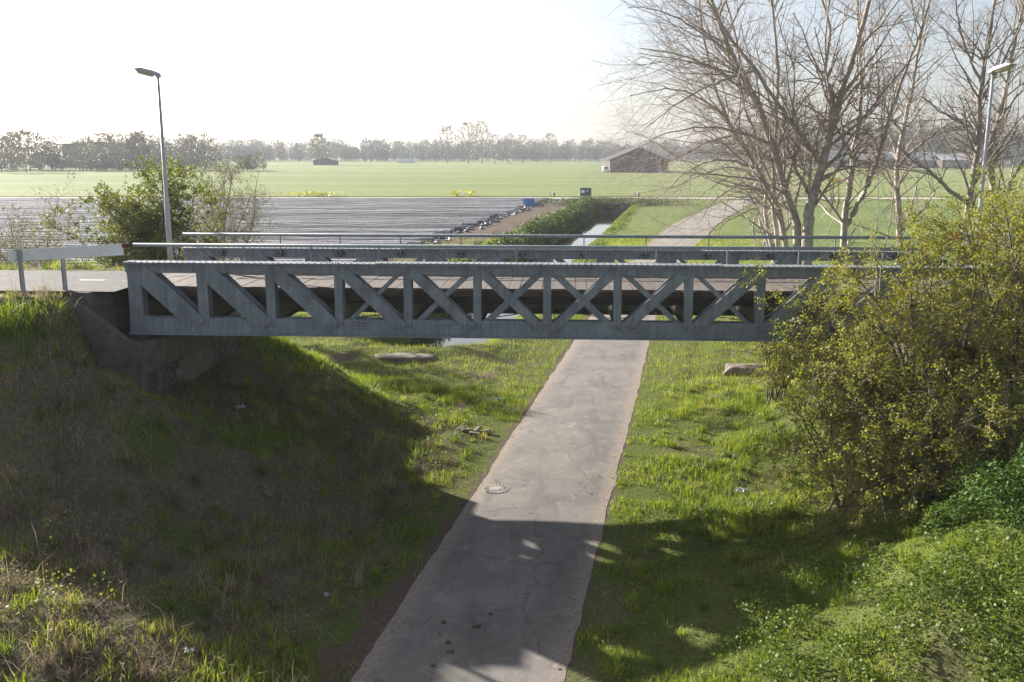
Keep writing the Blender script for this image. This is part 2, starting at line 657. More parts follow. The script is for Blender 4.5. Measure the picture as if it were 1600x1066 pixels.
M['forest'] = mat_leaf('far_wood', [(0, (.055, .048, .042)), (.5, (.088, .077, .066)), (.8, (.105, .105, .06)), (1, (.13, .145, .065))], .3, (1, 1, .8))
M['yellowflower'] = mat_leaf('yellow_flower', [(0, (.25, .30, .04)), (1, (.62, .55, .04))], .35, (1, 1, .5))
M['reed'] = mat_leaf('bank_leaf', [(0, (.030, .050, .010)), (.7, (.07, .105, .022)), (1, (.16, .19, .05))], .4, (1, 1, .45))

# ------------------------------------------------------------------ layout
BA = R(3.3)
BU = Vector((math.cos(BA), -math.sin(BA), 0))
BV = Vector((math.sin(BA), math.cos(BA), 0))
BO = Vector((.86, 23.0, 0))
HL = 10.35
ZD = 5.16


def b2w(u, v, z=0):
    return BO + BU * u + BV * v + Vector((0, 0, z))


def w2b(x, y):
    dx = np.asarray(x) - BO.x
    dy = np.asarray(y) - BO.y
    return dx * BU.x + dy * BU.y, dx * BV.x + dy * BV.y


def path_c(y):
    y = np.asarray(y, float)
    return -.88 + (y - 14.16) * .192 + .0008 * np.maximum(y - 45, 0) ** 2


def path_hw(y):
    return 1.75 + .55 * sstep(60, 110, y)


def ditch_c(y):
    return -2.8 + .183 * (np.asarray(y, float) - 49)


def smax(a, b, k):
    h = np.clip(.5 + .5 * (a - b) / k, 0, 1)
    return b + (a - b) * h + k * h * (1 - h)


def rectdist(u, v, u0, u1, v0, v1):
    du = np.maximum(np.maximum(u0 - u, u - u1), 0)
    dv = np.maximum(np.maximum(v0 - v, v - v1), 0)
    return np.hypot(du, dv)


def wall_x(y):          # front face of the left abutment
    return -9.25 + (np.asarray(y, float) - 22.6) * .14


def wall_xr(y):         # front face of the right abutment
    return 10.75 + (np.asarray(y, float) - 22.6) * .14


def hgt(x, y):
    x = np.asarray(x, float)
    y = np.asarray(y, float)
    u, v = w2b(x, y)
    pe = np.abs(x - path_c(y)) - path_hw(y)
    n1 = fbm(x * .45, y * .45, 3) - .5
    n2 = fbm(x * 1.7, y * 1.7, 9) - .5
    # left and right embankments of the road on the bridge
    dl = rectdist(u, v, -400, -12.2, -1.0, 4.7)
    rl = 5.06 - .68 * np.maximum(dl - .25, 0)
    dl2 = rectdist(u, v, -400, -10.9, -.6, 4.7)
    rl = np.maximum(rl, 5.06 - 2.2 * np.maximum(dl2 - .05, 0))
    dl = np.minimum(dl, dl2)
    dr = rectdist(u, v, 10.9, 400, -.8, 4.7)
    rr = 5.06 - np.hypot(1.25 * np.maximum(10.9 - u, 0), .80 * np.maximum(np.maximum(-.8 - v, v - 4.7), 0))
    base = .02 + .05 * np.clip(pe - 1.0, 0, 6) * (x < path_c(y)) * sstep(40, 30, y)
    # low mound below the hedge on the right
    base = base + 3.1 * np.exp(-(((x - 10.4) / 4.4) ** 2 + ((y - 14.4) / 4.4) ** 2)) + 1.1 * np.exp(-(((x + 10.3) / 3.8) ** 2 + ((y - 14.3) / 3.8) ** 2))
    e = smax(smax(rl, base, .9), smax(rr, base, .9), .2)
    # carve the span in front of the abutments
    inb = sstep(20.9, 22.5, y) * sstep(30.2, 28.6, y) * np.where(y < 22.75, sstep(-1.5, -.1, x - wall_x(y)) * sstep(1.9, .5, x - wall_xr(y)), 1)
    lo_l = 2.45 - .33 * np.maximum(x - wall_x(y), 0)
    lo_r = 2.4 - .85 * np.maximum(wall_xr(y) - x, 0)
    lo = smax(smax(lo_l, lo_r, .3), 0 * x + .02, .5)
    carve = inb * ((x > wall_x(y) - 1.25) & (x < wall_xr(y) + 1.25) | (y < 22.75))
    e = np.where(carve > 0, lerp(e, np.minimum(e, lo), carve), e)
    e = e + (n1 * .5 + n2 * .30) * sstep(.3, 3.0, pe) * sstep(160, 60, y) * sstep(-.3, 1.2, np.minimum(dl, dr))
    e = e * sstep(.15, 2.2, pe)
    # ditch
    dd = np.abs(x - ditch_c(y))
    inside = sstep(40, 47, y) * sstep(156, 152, y)
    prof = -1.9 * (1 - sstep(1.0, 3.6, dd))
    e = e + prof * inside
    # bank shoulder left of the ditch
    e = e + .35 * np.exp(-((x - ditch_c(y) + 4.3) / 1.4) ** 2) * inside
    return e


def h1(x, y):
    return float(hgt(np.array([x]), np.array([y]))[0])


def pix(x, y, Y):
    """world point seen at photo pixel (x, y) at distance Y - used for layout only"""
    t = (y - 533) / F
    k = Y / (math.cos(PITCH) - t * math.sin(PITCH))
    return Vector(((x - 800) / F * k, Y, CAMZ - k * (math.sin(PITCH) + t * math.cos(PITCH))))


# ------------------------------------------------------------------ terrain sheet
def axis(parts):
    out = [parts[0][0]]
    for a, b, s in parts:
        n = max(1, int(round((b - a) / s)))
        out += list(np.linspace(a, b, n + 1)[1:])
    return np.array(out)


gx = axis([(-3000, -600, 400), (-600, -150, 50), (-150, -40, 8), (-40, -18, 1), (-18, 14, .25), (14, 50, .6), (50, 150, 8), (150, 600, 50), (600, 3000, 400)])
gy = axis([(-60, 2, 12), (2, 9, 1), (9, 34, .25), (34, 60, .5), (60, 160, 1.0), (160, 200, 4), (200, 600, 40), (600, 3400, 400)])
GX, GY = np.meshgrid(gx, gy)
GZ = hgt(GX, GY)
nx, ny = len(gx), len(gy)
idx = np.arange(nx * ny).reshape(ny, nx)
quads = np.stack([idx[:-1, :-1], idx[:-1, 1:], idx[1:, 1:], idx[1:, :-1]], -1).reshape(-1, 4)


def dry_mask(x, y):
    u, v = w2b(x, y)
    left = sstep(-2.0, -5.0, np.asarray(x) - path_c(y)) * sstep(30, 27, y)
    n = fbm(np.asarray(x) * .5, np.asarray(y) * .5, 41)
    d = left * sstep(.31, .47, n) * .95
    under = sstep(-.5, .6, v) * sstep(5.5, 3.8, v) * sstep(.6, 1.6, np.abs(np.asarray(x) - path_c(y)) - 1.75)
    d = np.maximum(d, under * .55 * (np.asarray(x) < 2))
    d = np.maximum(d, .35 * sstep(.55, .7, fbm(np.asarray(x) * .8, np.asarray(y) * .8, 77)))
    return d


def soil_mask(x, y):
    x = np.asarray(x, float)
    y = np.asarray(y, float)
    pe = np.abs(x - path_c(y)) - path_hw(y)
    left = x < path_c(y)
    wd = np.where(left, .22 + .8 * sstep(23, 14, y), .07) * (.1 + 1.8 * fbm(x * 1.4, y * 1.4, 93))
    s = sstep(wd, wd * .3, pe) * (y < 60)
    dc = ditch_c(y)
    fld = sstep(58, 61, y) * sstep(176, 173, y)
    s = np.maximum(s, fld * sstep(-7.0, -7.8, x - dc))
    nn = fbm(x * .9, y * .9, 91)
    s = np.maximum(s, .75 * sstep(.66, .74, nn) * (y < 42) * (x < path_c(y)))
    return s


gd = dry_mask(GX, GY).ravel()
gs = soil_mask(GX, GY).ravel()
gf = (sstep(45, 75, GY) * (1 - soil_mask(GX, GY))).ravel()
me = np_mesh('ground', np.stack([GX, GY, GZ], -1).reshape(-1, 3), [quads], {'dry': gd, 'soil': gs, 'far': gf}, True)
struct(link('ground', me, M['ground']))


def sheet(name, rows, mat, attrs=None, kind=True):
    """rows: (ny, nx, 3) array"""
    ny_, nx_ = rows.shape[:2]
    ii = np.arange(nx_ * ny_).reshape(ny_, nx_)
    q = np.stack([ii[:-1, :-1], ii[:-1, 1:], ii[1:, 1:], ii[1:, :-1]], -1).reshape(-1, 4)
    o = link(name, np_mesh(name, rows.reshape(-1, 3), [q], attrs, True), mat)
    if kind:
        struct(o)
    return o


# the path under the bridge
ys = axis([(4, 50, .3), (50, 74, 1.0)])
uu = np.linspace(-1, 1, 15)
wob = .10 * (fbm(ys * .9, ys * 0, 5) - .5) + .05 * (vnoise(ys * 4, ys * 0, 6) - .5)
wob2 = .12 * (fbm(ys * .8, ys * 0 + 9, 8) - .5) + .06 * (vnoise(ys * 4, ys * 0, 16) - .5)
PX = path_c(ys)[:, None] + uu[None] * path_hw(ys)[:, None] + np.where(uu[None] < 0, wob[:, None], wob2[:, None]) * np.abs(uu[None]) ** 4
PY = np.repeat(ys[:, None], len(uu), 1)
PZ = .007 + .030 * (1 - np.abs(uu[None]) ** 2) + 0 * PY
e_at = np.repeat((np.abs(uu) ** 2.2)[None], len(ys), 0).ravel()
c_at = (.95 * np.exp(-((uu[None] + .02 - .05 * (PY - 29.5)) / .2) ** 2) * np.exp(-((PY - 29.5) / 2.8) ** 2) + .75 * np.exp(-((uu[None] + .22) / .10) ** 2) * sstep(24, 21, PY)).ravel()
sheet('path', np.stack([PX, PY, PZ], -1), M['asphalt'], {'edge': e_at, 'crown': c_at})
# beyond the bridge it becomes a gravel track
ys = axis([(73.5, 172, 2)])
PX = path_c(ys)[:, None] + uu[None] * (path_hw(ys) + .35)[:, None] + (.5 * (fbm(ys * .4, ys * 0, 55) - .5))[:, None]
PY = np.repeat(ys[:, None], len(uu), 1)
sheet('gravel_track', np.stack([PX, PY, .075 - .02 * np.abs(uu[None]) + 0 * PY], -1), M['gravel'])
# country road crossing behind
xs = axis([(-260, 80, 10)])
RX = np.repeat(xs[None], 5, 0)
RY = (178 + np.linspace(-3.2, 3.2, 5))[:, None] + .0 * RX
sheet('country_road', np.stack([RX, RY, .13 + 0 * RX], -1), M['farroad'])
# roads on both embankments
def approach(name, u0, u1, v0, v1):
    us = axis([(u0, u1, 1.0)])
    vs = np.linspace(v0, v1, 7)
    P = np.zeros((7, len(us), 3))
    for i, v in enumerate(vs):
        for j, u in enumerate(us):
            q = b2w(u, v)
            P[i, j] = (q.x, q.y, ZD - .02)
    return sheet(name, P, M['road'])


approach('road', -60, -10.62, -.55, 3.5)
approach('road', 10.62, 60, 0.0, 3.9)
mb = MB()
for k in range(-6, 0):
    u = -11.9 + 1.0 * 0 - (k + 1) * -4.0
    a = [b2w(u - .65, 1.42), b2w(u + .05, 1.42), b2w(u + .05, 1.54), b2w(u - .65, 1.54)]
    me = MB().add([(p.x, p.y, ZD - .014) for p in a], [(0, 1, 2, 3)])
    o = me.build('lane_marking', M['paintline'])
    struct(o)

# ditch water
ys = axis([(41, 152, 3)])
P = np.zeros((len(ys), 2, 3))
P[:, 0] = np.stack([ditch_c(ys) - 3.4, ys, 0 * ys - 1.0], -1)
P[:, 1] = np.stack([ditch_c(ys) + 3.4, ys, 0 * ys - 1.0], -1)
sheet('ditch_water', P, M['water'])

# crop fields
def field(name, pts_l, pts_r, ys, z, mat):
    n = 12
    P = np.zeros((len(ys), n, 3))
    for i, y in enumerate(ys):
        P[i, :, 0] = np.linspace(pts_l(y), pts_r(y), n)
        P[i, :, 1] = y
        P[i, :, 2] = z
    return sheet(name, P, mat)


field('crop_field', lambda y: -900, lambda y: 700, axis([(184, 408, 8)]), .16, M['field'])
field('field_margin', lambda y: -900, lambda y: 700, axis([(409, 427, 6)]), .18, M['stubble'])
field('crop_field', lambda y: -900, lambda y: 700, axis([(428, 900, 40)]), .16, M['field'])
field('meadow', lambda y: path_c(y) + 5.5, lambda y: 200, axis([(52, 174, 4)]), .16, M['field_green'])

# ------------------------------------------------------------------ truss bridge
bridge = empty('truss_bridge', b2w(0, 0, 0), 'grey riveted steel truss bridge with plank deck spanning the path', 'bridge', rz=-BA)
PN = 2 * HL / 12
node = [-HL + PN * i for i in range(13)]
ZB0, ZB1, ZT0, ZT1 = 3.98, 4.41, 5.54, 5.78
DW = [.46, .43, .37, .29, .25, .21, .21, .25, .29, .37, .43, .46]
CW = {3: .11, 4: .13, 5: .17, 6: .17, 7: .13, 8: .11}
PWD = [.36, .27, .23, .21, .20, .19, .19, .19, .20, .21, .23, .27, .36]


def rivet(mb_, x, y, z, nrm, r=.019):
    k = 6
    ring = []
    for j in range(k):
        a = 2 * math.pi * j / k
        if nrm == 'y-':
            ring.append((x + r * math.cos(a), y, z + r * math.sin(a)))
        elif nrm == 'z':
            ring.append((x + r * math.cos(a), y + r * math.sin(a), z))
    tip = (x, y - r * .75, z) if nrm == 'y-' else (x, y, z + r * .8)
    mb_.add(ring + [tip], [(j, (j + 1) % k, k) for j in range(k)])


def truss(v0, side):
    S = M['steel']
    T = .016                      # plate thickness
    vf, vb = v0, v0 + .30         # camera-side and back planes
    # chords: two webs, cover plate, edge angles
    m = MB()
    m.box(-HL - .26, HL + .26, vf - .075, vb + .075, ZT1, ZT1 + .028)
    m.box(-HL - .20, HL + .20, vf, vf + T, ZT0, ZT1)
    m.box(-HL - .20, HL + .20, vb - T, vb, ZT0, ZT1)
    m.box(-HL - .20, HL + .20, vf - .07, vf, ZT1 - .016, ZT1)
    m.box(-HL - .20, HL + .20, vf - .012, vf, ZT1 - .10, ZT1 - .018)
    top = m.build('top_chord', S, bridge)
    m = MB()
    # thicker cover plate over the middle of the span
    m.box(-4.2, 4.2, vf - .068, vb + .068, ZT1 + .0285, ZT1 + .045)
    m.build('cover_plate', S, top)
    m = MB()
    m.box(-HL - .20, HL + .20, vf - .10, vb + .10, ZB0, ZB0 + .028)
    m.box(-HL - .20, HL + .20, vf, vf + T, ZB0 + .028, ZB1)
    m.box(-HL - .20, HL + .20, vb - T, vb, ZB0 + .028, ZB1)
    m.box(-HL - .20, HL + .20, vf - .09, vf, ZB0 + .029, ZB0 + .045)
    m.box(-HL - .20, HL + .20, vf - .012, vf, ZB0 + .046, ZB0 + .13)
    bot = m.build('bottom_chord', S, bridge)
    # posts
    for i, x in enumerate(node):
        m = MB()
        wd = PWD[i]
        z0, z1 = ZB1 + .001, ZT0 - .001
        m.box(x - wd / 2, x + wd / 2, vf + .002, vf + .014, z0, z1)
        m.box(x - wd / 2, x + wd / 2, vb - .014, vb - .002, z0, z1)
        m.box(x - .008, x + .008, vf + .0145, vb - .0145, z0, z1)
        m.build('end_post' if i in (0, 12) else 'post', S, bridge)
    # end gussets (rounded inner corner)
    for s in (-1, 1):
        x = s * HL
        g = [(x - s * .18, ZT0 + .02), (x + s * 0.19, ZT0 + .02)]
        poly = [(x + s * .18, ZT1 - .03), (x + s * .18, ZT0 - .02)]
        for a in range(0, 91, 15):
            poly.append((x - s * (.10 + .25 * math.sin(R(a))), ZT0 - .06 - .28 * (1 - math.sin(R(a))) + .0))
        poly += [(x - s * .62, ZT0 + .02), (x - s * .62, ZT1 - .03)]
        MB().prism(poly, vf - .010, vf - .001).build('gusset_plate', S, bridge)
        poly = [(x + s * .18, ZB0 + .14), (x + s * .18, ZB1 + .05), (x - s * .28, ZB1 + .05), (x - s * .46, ZB1 - .03), (x - s * .46, ZB0 + .14)]
        MB().prism(poly, vf - .010, vf - .001).build('gusset_plate', S, bridge)
    # diagonals: paired plates outside the webs
    for i in range(12):
        if i < 6:
            a, b = (node[i] + .07, ZT0 + .12), (node[i + 1] - .13, ZB1 - .20)
        else:
            a, b = (node[i] + .13, ZB1 - .20), (node[i + 1] - .07, ZT0 + .12)
        m = MB()
        m.bar(a, b, DW[i], vf - .045, vf - .0125)
        m.bar(a, b, DW[i], vb + .0125, vb + .027)
        # battens tying the pair
        for t in (.35, .65):
            cx_, cz_ = lerp(a[0], b[0], t), lerp(a[1], b[1], t)
            m.box(cx_ - .03, cx_ + .03, vf - .0115, vb + .0115, cz_ - .008, cz_ + .008)
        m.build('diagonal', S, bridge)
        if i in CW:
            if i < 6:
                a, b = (node[i] + .12, ZB1 - .16), (node[i + 1] - .10, ZT0 + .12)
            else:
                a, b = (node[i] + .10, ZT0 + .12), (node[i + 1] - .12, ZB1 - .16)
            m = MB()
            m.bar(a, b, CW[i], vf + .10, vf + .115)
            m.build('counter_brace', S, bridge)
    # rivets
    m = MB()
    n = int(2 * HL / .15)
    for j in range(n + 1):
        x = -HL - .1 + j * (2 * HL + .2) / n
        zz = ZT1 + .028 if abs(x) > 4.25 else ZT1 + .045
        for vv in (vf - .04, vf + .03, vb - .03, vb + .04):
            rivet(m, x, vv, zz, 'z', .026)
        if j % 2 == 0:
            rivet(m, x, vf - .0125, ZT1 - .06, 'y-', .015)
            rivet(m, x, vf - .0125, ZB0 + .088, 'y-', .015)
    for i, x in enumerate(node):
        for dx in (-.21, -.13, -.05, .05, .13, .21):
            for dz in (.05, .12, .19):
                on = (vf - .0455) if ((dx > 0) == (i < 6) and i not in (0, 12)) else (vf - .001)
                if i in (0, 12):
                    on = vf - .0455 if dx > -.1 and i == 0 or dx < .1 and i == 12 else vf - .0105
                rivet(m, x + dx, on, ZT0 + dz, 'y-', .021)
                on = (vf - .0455) if ((dx < 0) == (i <= 6) and i not in (0, 12)) else (vf - .001)
                if abs(dx) < .3 and i not in (0, 12):
                    rivet(m, x + dx - (.12 if i <= 6 else -.12), on, ZB1 - .06 - dz * .75, 'y-', .021)
        # splice plate rows beside every second node
        if i % 2 == 1:
            for a in range(7):
                for b in range(3):
                    rivet(m, x + .45 + a * .07, vf - .001, ZT0 + .06 + b * .07, 'y-', .020)
                    rivet(m, x + .35 + a * .07, vf - .001, ZB1 - .09 - b * .08, 'y-', .020)
    o = m.build('rivets', M['rivet'], bridge)
    o['kind'] = 'stuff'
    # splice plates on the chord webs
    for i in (1, 5, 9):
        m = MB()
        m.box(node[i] + .38, node[i] + .96, vf - .009, vf - .0005, ZT0 + .02, ZT0 + .25)
        m.build('splice_plate', S, top)


truss(0.0, 'near')
truss(3.70, 'far')


def handrail(v, sgn, u0, u1, post_u, face):
    m = MB()
    m.tube([(u0, v, 6.20), (u0 * .3 + u1 * .7, v, 6.195), (u1, v, 6.20)], .046, 10)
    r = m.build('handrail', M['rail'], bridge, smooth=True)
    for u in post_u:
        m = MB()
        m.tube([(u, v, 5.62), (u, v, 6.16)], .017, 6)
        m.build('baluster', M['rail'], r)
        # bolted clamp that holds the post to the chord web
        m = MB()
        a, b = (face, v) if face < v else (v, face)
        m.box(u - .022, u + .022, a, b, 5.58, 5.76)
        m.box(u - .11, u + .11, a, b, 5.655, 5.685)
        m.build('clamp', M['steel_dark'], r)


handrail(.42, 1, -10.5, 10.8, [node[i] + PN * .55 for i in range(12)], .302)
handrail(3.58, 1, -10.5, 10.8, [node[i] + PN * .55 for i in range(12)], 3.698)

# deck boards
npl = 75
pw = 2 * (HL + .25) / npl
mesh_a, mesh_b = [], []
for k in range(3):
    for (v0, v1, store) in ((.36, 2.28, mesh_a), (2.292, 3.52, mesh_b)):
        m = MB()
        j = .006 * k
        m.box(-pw / 2 + .006, pw / 2 - .006, v0 + j, v1 - j * .5, -.07, 0)
        me = m.mesh('deck_plank')
        me.materials.append(M['plank'])
        store.append(me)
for i in range(npl):
    x = -HL - .25 + pw * (i + .5)
    for store in (mesh_a, mesh_b):
        o = link('deck_plank', store[i % 3], None, bridge, (x + random.uniform(-.002, .002), random.uniform(-.012, .012), ZD + random.uniform(-.008, .006)))
        o.rotation_euler = (0, random.uniform(-.01, .01), random.uniform(-.002, .002))
# edge timbers, stringers, floor beams, wind bracing
for v in (.40, 3.40):
    MB().box(-HL - .2, HL + .2, v, v + .10, ZD - .205, ZD - .085).build('edge_timber', M['timber_dark'], bridge)
for v in (.62, 1.25, 1.88, 2.51, 3.14):
    m = MB()
    m.box(-HL - .2, HL + .2, v - .006, v + .006, ZD - .40, ZD - .102)
    m.box(-HL - .2, HL + .2, v - .06, v + .06, ZD - .10, ZD - .085)
    m.box(-HL - .2, HL + .2, v - .06, v + .06, ZD - .416, ZD - .402)
    m.build('stringer', M['steel_dark'], bridge)
for i, x in enumerate(node):
    m = MB()
    m.box(x - .006, x + .006, .31, 3.69, 4.26, 4.735)
    m.box(x - .09, x + .09, .31, 3.69, 4.24, 4.258)
    m.prism([(.31, 4.30), (.62, 4.27), (.31, 4.74)], x - .012, x + .012, 'x')
    m.prism([(3.69, 4.30), (3.38, 4.27), (3.69, 4.74)], x - .012, x + .012, 'x')
    m.build('floor_beam', M['steel_dark'], bridge)
for i in range(0, 12, 2):
    for (a, b) in (((node[i], .30), (node[i + 2], 3.70)), ((node[i + 2], .30), (node[i], 3.70))):
        dx, dy = b[0] - a[0], b[1] - a[1]
        L = math.hypot(dx, dy)
        nx_, ny_ = -dy / L * .035, dx / L * .035
        z = 4.10 + (0 if a[0] < b[0] else .02)
        q = [(a[0] - nx_, a[1] - ny_), (b[0] - nx_, b[1] - ny_), (b[0] + nx_, b[1] + ny_), (a[0] + nx_, a[1] + ny_)]
        MB().hexa([(x, y, z) for x, y in q] + [(x, y, z + .012) for x, y in q]).build('wind_brace', M['steel_dark'], bridge)
# bearings
for u in (-HL, HL):
    for v in (.15, 3.85):
        MB().box(u - .22, u + .22, v - .2, v + .2, 3.86, 3.979).build('bearing', M['steel_dark'], bridge)

# ------------------------------------------------------------------ abutments
def abutment(side):
    lab = 'left' if side < 0 else 'right'
    wx = wall_x if side < 0 else wall_xr
    ab = empty('abutment', (0, 0, 0), 'old concrete and brick abutment under the left end of the truss' if side < 0 else 'concrete abutment half hidden behind the yellow-green hawthorn hedge', 'abutment')
    y0, y1 = 22.95, 28.6
    s = side
    def quadbox(xa0, xa1, yy0, yy1, z0, z1, nm, mt, bev=.02):
        """x offsets behind (+) the wall face"""
        P = []
        for z in (z0, z1):
            for (yy, xo) in ((yy0, xa0), (yy1, xa0), (yy1, xa1), (yy0, xa1)):
                P.append((float(wx(yy)) + s * (xo - .12), yy, z))
        return MB().hexa(P).build(nm, mt, ab, bevel=bev)
    quadbox(0, 1.7, y0, y1, 3.10, 3.855, 'concrete_cap', M['concrete'], .03)
    wall = quadbox(.10, 1.6, y0 + .08, y1 - .08, .4, 3.099, 'brick_wall', M['brick'], 0)
    quadbox(1.25, 1.75, y0 + .02, y1 + .2, 3.856, ZD - .03, 'back_wall', M['concrete'], .03)
    # buttress strip
    if side < 0:
        for yy in (23.5,):
            quadbox(.03, .101, yy, yy + .22, 2.0, 3.098, 'pilaster', M['concrete'], .01)
        # patch of render still clinging to the brick
        pts = []
        rr_ = random.Random(5)
        for k in range(26):
            a = 2 * math.pi * k / 26
            q = 1 + rr_.uniform(-.14, .14)
            pts.append((25.6 + 1.15 * q * math.cos(a), 2.72 + .40 * q * math.sin(a)))
        P = [(float(wx(y)) - s * .065, y, z) for y, z in pts] + [(float(wx(y)) - s * .015, y, z) for y, z in pts]
        n = 26
        MB().add(P, [tuple(range(n)), tuple(range(2 * n - 1, n - 1, -1))] + [(i, (i + 1) % n, n + (i + 1) % n, n + i) for i in range(n)]).build('render_patch', M['plaster'], wall)
    # sloping wing wall towards the camera
    x0 = float(wx(y0)) - s * .12
    poly = [(x0, 3.86), (x0 + s * .35, 4.0), (x0 + s * 1.35, 4.85), (x0 + s * 1.9, 4.97), (x0 + s * 1.9, 2.6), (x0, 1.5)]
    MB().prism(poly, y0 - .26, y0 - .02).build('wing_wall', M['concrete'], ab, bevel=.03)
    return ab


abutment(-1)
abutment(1)

# ------------------------------------------------------------------ guard rails
def guard(posts, rail_pts, label, colors, zt, hgt_, group):
    q = Vector(posts[0])
    g = empty('guard_rail', (q.x, q.y, 0), label, 'guard rail', group)
    for p in posts:
        x, y = p[0] - q.x, p[1] - q.y
        m = MB()
        m.box(x - .045, x + .045, y - .006, y + .006, p[2], p[3])
        m.box(x - .045, x - .037, y - .035, y + .035, p[2], p[3])
        m.box(x + .037, x + .045, y - .035, y + .035, p[2], p[3])
        m.box(x - .11, x + .11, y - .045, y - .036, p[3] - .05, p[3] - .01)
        m.box(x - .09, x + .09, y - .045, y - .036, p[3] - .30, p[3] - .25)
        m.build('post', M['galv'], g)
    for i in range(len(rail_pts) - 1):
        a, b = Vector(rail_pts[i]), Vector(rail_pts[i + 1])
        d = (b - a)
        nrm = Vector((d.y, -d.x, 0)).normalized()
        m = MB()
        prof = [(0, 0), (.03, .03), (.03, .12), (.0, .15), (.03, .18), (.03, hgt_ - .03), (0, hgt_), (-.012, hgt_), (-.012, 0)]
        P = []
        for e in (a, b):
            for (o_, z_) in prof:
                v = e - nrm * o_ + Vector((0, 0, z_ - hgt_))
                P.append((v.x - q.x, v.y - q.y, v.z))
        n = len(prof)
        m.add(P, [tuple(range(n)), tuple(range(2 * n - 1, n - 1, -1))] + [(k, (k + 1) % n, n + (k + 1) % n, n + k) for k in range(n)])
        m.build('rail_panel', colors[i % len(colors)], g)
    return g


p1 = pix(38, 471, 22.75)
p2 = pix(103, 461, 23.35)
rA = pix(10, 391, 22.62)
rB = pix(192, 381, 23.95)
rA.y += .06
gl = guard([(p1.x, p1.y, p1.z - .4, pix(38, 389, 22.75).z), (p2.x, p2.y, p2.z - .4, pix(103, 386, 23.35).z)],
           [rA, rB], 'white guard rail board on two grey posts left of the bridge', [M['white_rail']], 0, .285, None)
o = MB().box(-.10, .16, -.025, .025, -.10, .01).build('rusty_bracket', M['rust'], gl)
o.location = rB - gl.location
o['label'] = 'rusty bracket joining the board to the bridge handrail'
# red and white board on the right approach
seg = [b2w(10.95 + .45 * k, 3.95, 6.33) for k in range(6)]
gr = guard([(*b2w(11.35, 4.0).xy, 4.5, 6.33), (*b2w(12.9, 4.0).xy, 4.5, 6.33)], seg,
           'red and white striped guard rail seen through the hedge on the right', [M['red'], M['white_rail']], 0, .26, None)
o = MB().tube([(0, 0, 0), (0, 0, 1.0)], .06, 8).tube([(0, 0, 1.0), (0, 0, 1.08)], .075, 8).build('bollard', M['white'], None)
o.location = b2w(12.1, .2, ZD - .1)
tag(o, 'short white marker post standing inside the right hedge', 'post')

# ------------------------------------------------------------------ street lamps
def lamp(base, ztop, head_dir, label):
    L = empty('street_lamp', base, label, 'street lamp', 'street lamps on the road embankment')
    zt = ztop - base[2]
    m = MB()
    m.tube([(0, 0, 0), (0, 0, zt * .36), (0, 0, zt * .37), (0, 0, zt)], [.085, .078, .062, .038], 12)
    m.build('pole', M['lampgrey'], L, smooth=True)
    m = MB()
    # head: housing with chamfered back, drawn along local x
    prof = [(-.10, -.02), (-.06, .085), (.14, .115), (.50, .105), (.66, .03), (.62, 0), (.10, 0), (.06, -.03)]
    n = len(prof)
    P = [(x, -.13 if 0 < i < 4 else -.15, z) for i, (x, z) in enumerate(prof)] + [(x, .13 if 0 < i < 4 else .15, z) for i, (x, z) in enumerate(prof)]
    m.add(P, [tuple(range(n)), tuple(range(2 * n - 1, n - 1, -1))] + [(k, (k + 1) % n, n + (k + 1) % n, n + k) for k in range(n)])
    hd = m.build('lamp_head', M['lampgrey'], L, bevel=.012)
    hd.location = (0, 0, zt)
    hd.rotation_euler = (0, R(-14), head_dir)
    m = MB()
    m.hexa([(.14, -.11, -.07), (.54, -.10, -.07), (.54, .10, -.07), (.14, .11, -.07), (.10, -.135, -.002), (.60, -.135, -.002), (.60, .135, -.002), (.10, .135, -.002)])
    m.build('lens', M['lens'], hd, bevel=.01)
    # service door low on the pole
    MB().box(-.03, .03, -.095, -.075, .6, .95).build('service_door', M['lampgrey'], L)
    return L


lb = pix(265, 380, 28.4)
lamp((lb.x, lb.y, h1(lb.x, lb.y) - .05), pix(249, 119, 28.4).z, R(197), 'tall grey street lamp left of the bridge, head pointing left')
lb = pix(1530, 340, 28.2)
lamp((lb.x, lb.y, h1(lb.x, lb.y) - .05), pix(1557, 113, 28.2).z, R(-62), 'grey street lamp on the right among the bare trees')

# ------------------------------------------------------------------ plants
def tubes_np(polys, sides):
    """polys: list of (pts (n,3), radii (n,)). Returns verts, quads"""
    groups = {}
    for p, r in polys:
        groups.setdefault(len(p), []).append((p, r))
    V, Fq = [], []
    off = 0
    ang = np.arange(sides) * 2 * np.pi / sides
    for n, lst in groups.items():
        P = np.array([p for p, _ in lst], float)
        Rr = np.array([r for _, r in lst], float)
        D = np.empty_like(P)
        D[:, 1:-1] = P[:, 2:] - P[:, :-2]
        D[:, 0] = P[:, 1] - P[:, 0]
        D[:, -1] = P[:, -1] - P[:, -2]
        D /= np.linalg.norm(D, axis=2, keepdims=True) + 1e-9
        ref = np.where(np.abs(D[..., 2:3]) > .9, np.array([1., 0, 0]), np.array([0, 0, 1.]))
        A = np.cross(D, ref)
        A /= np.linalg.norm(A, axis=2, keepdims=True) + 1e-9
        B = np.cross(D, A)
        ring = P[:, :, None] + (A[:, :, None] * np.cos(ang)[None, None, :, None] + B[:, :, None] * np.sin(ang)[None, None, :, None]) * Rr[:, :, None, None]
        N = len(lst)
        V.append(ring.reshape(-1, 3))
        ii = np.arange(N * n * sides).reshape(N, n, sides) + off
        a = ii[:, :-1]
        b = ii[:, 1:]
        q = np.stack([a, np.roll(a, -1, 2), np.roll(b, -1, 2), b], -1).reshape(-1, 4)
        Fq.append(q)
        off += N * n * sides
    return np.concatenate(V), np.concatenate(Fq)


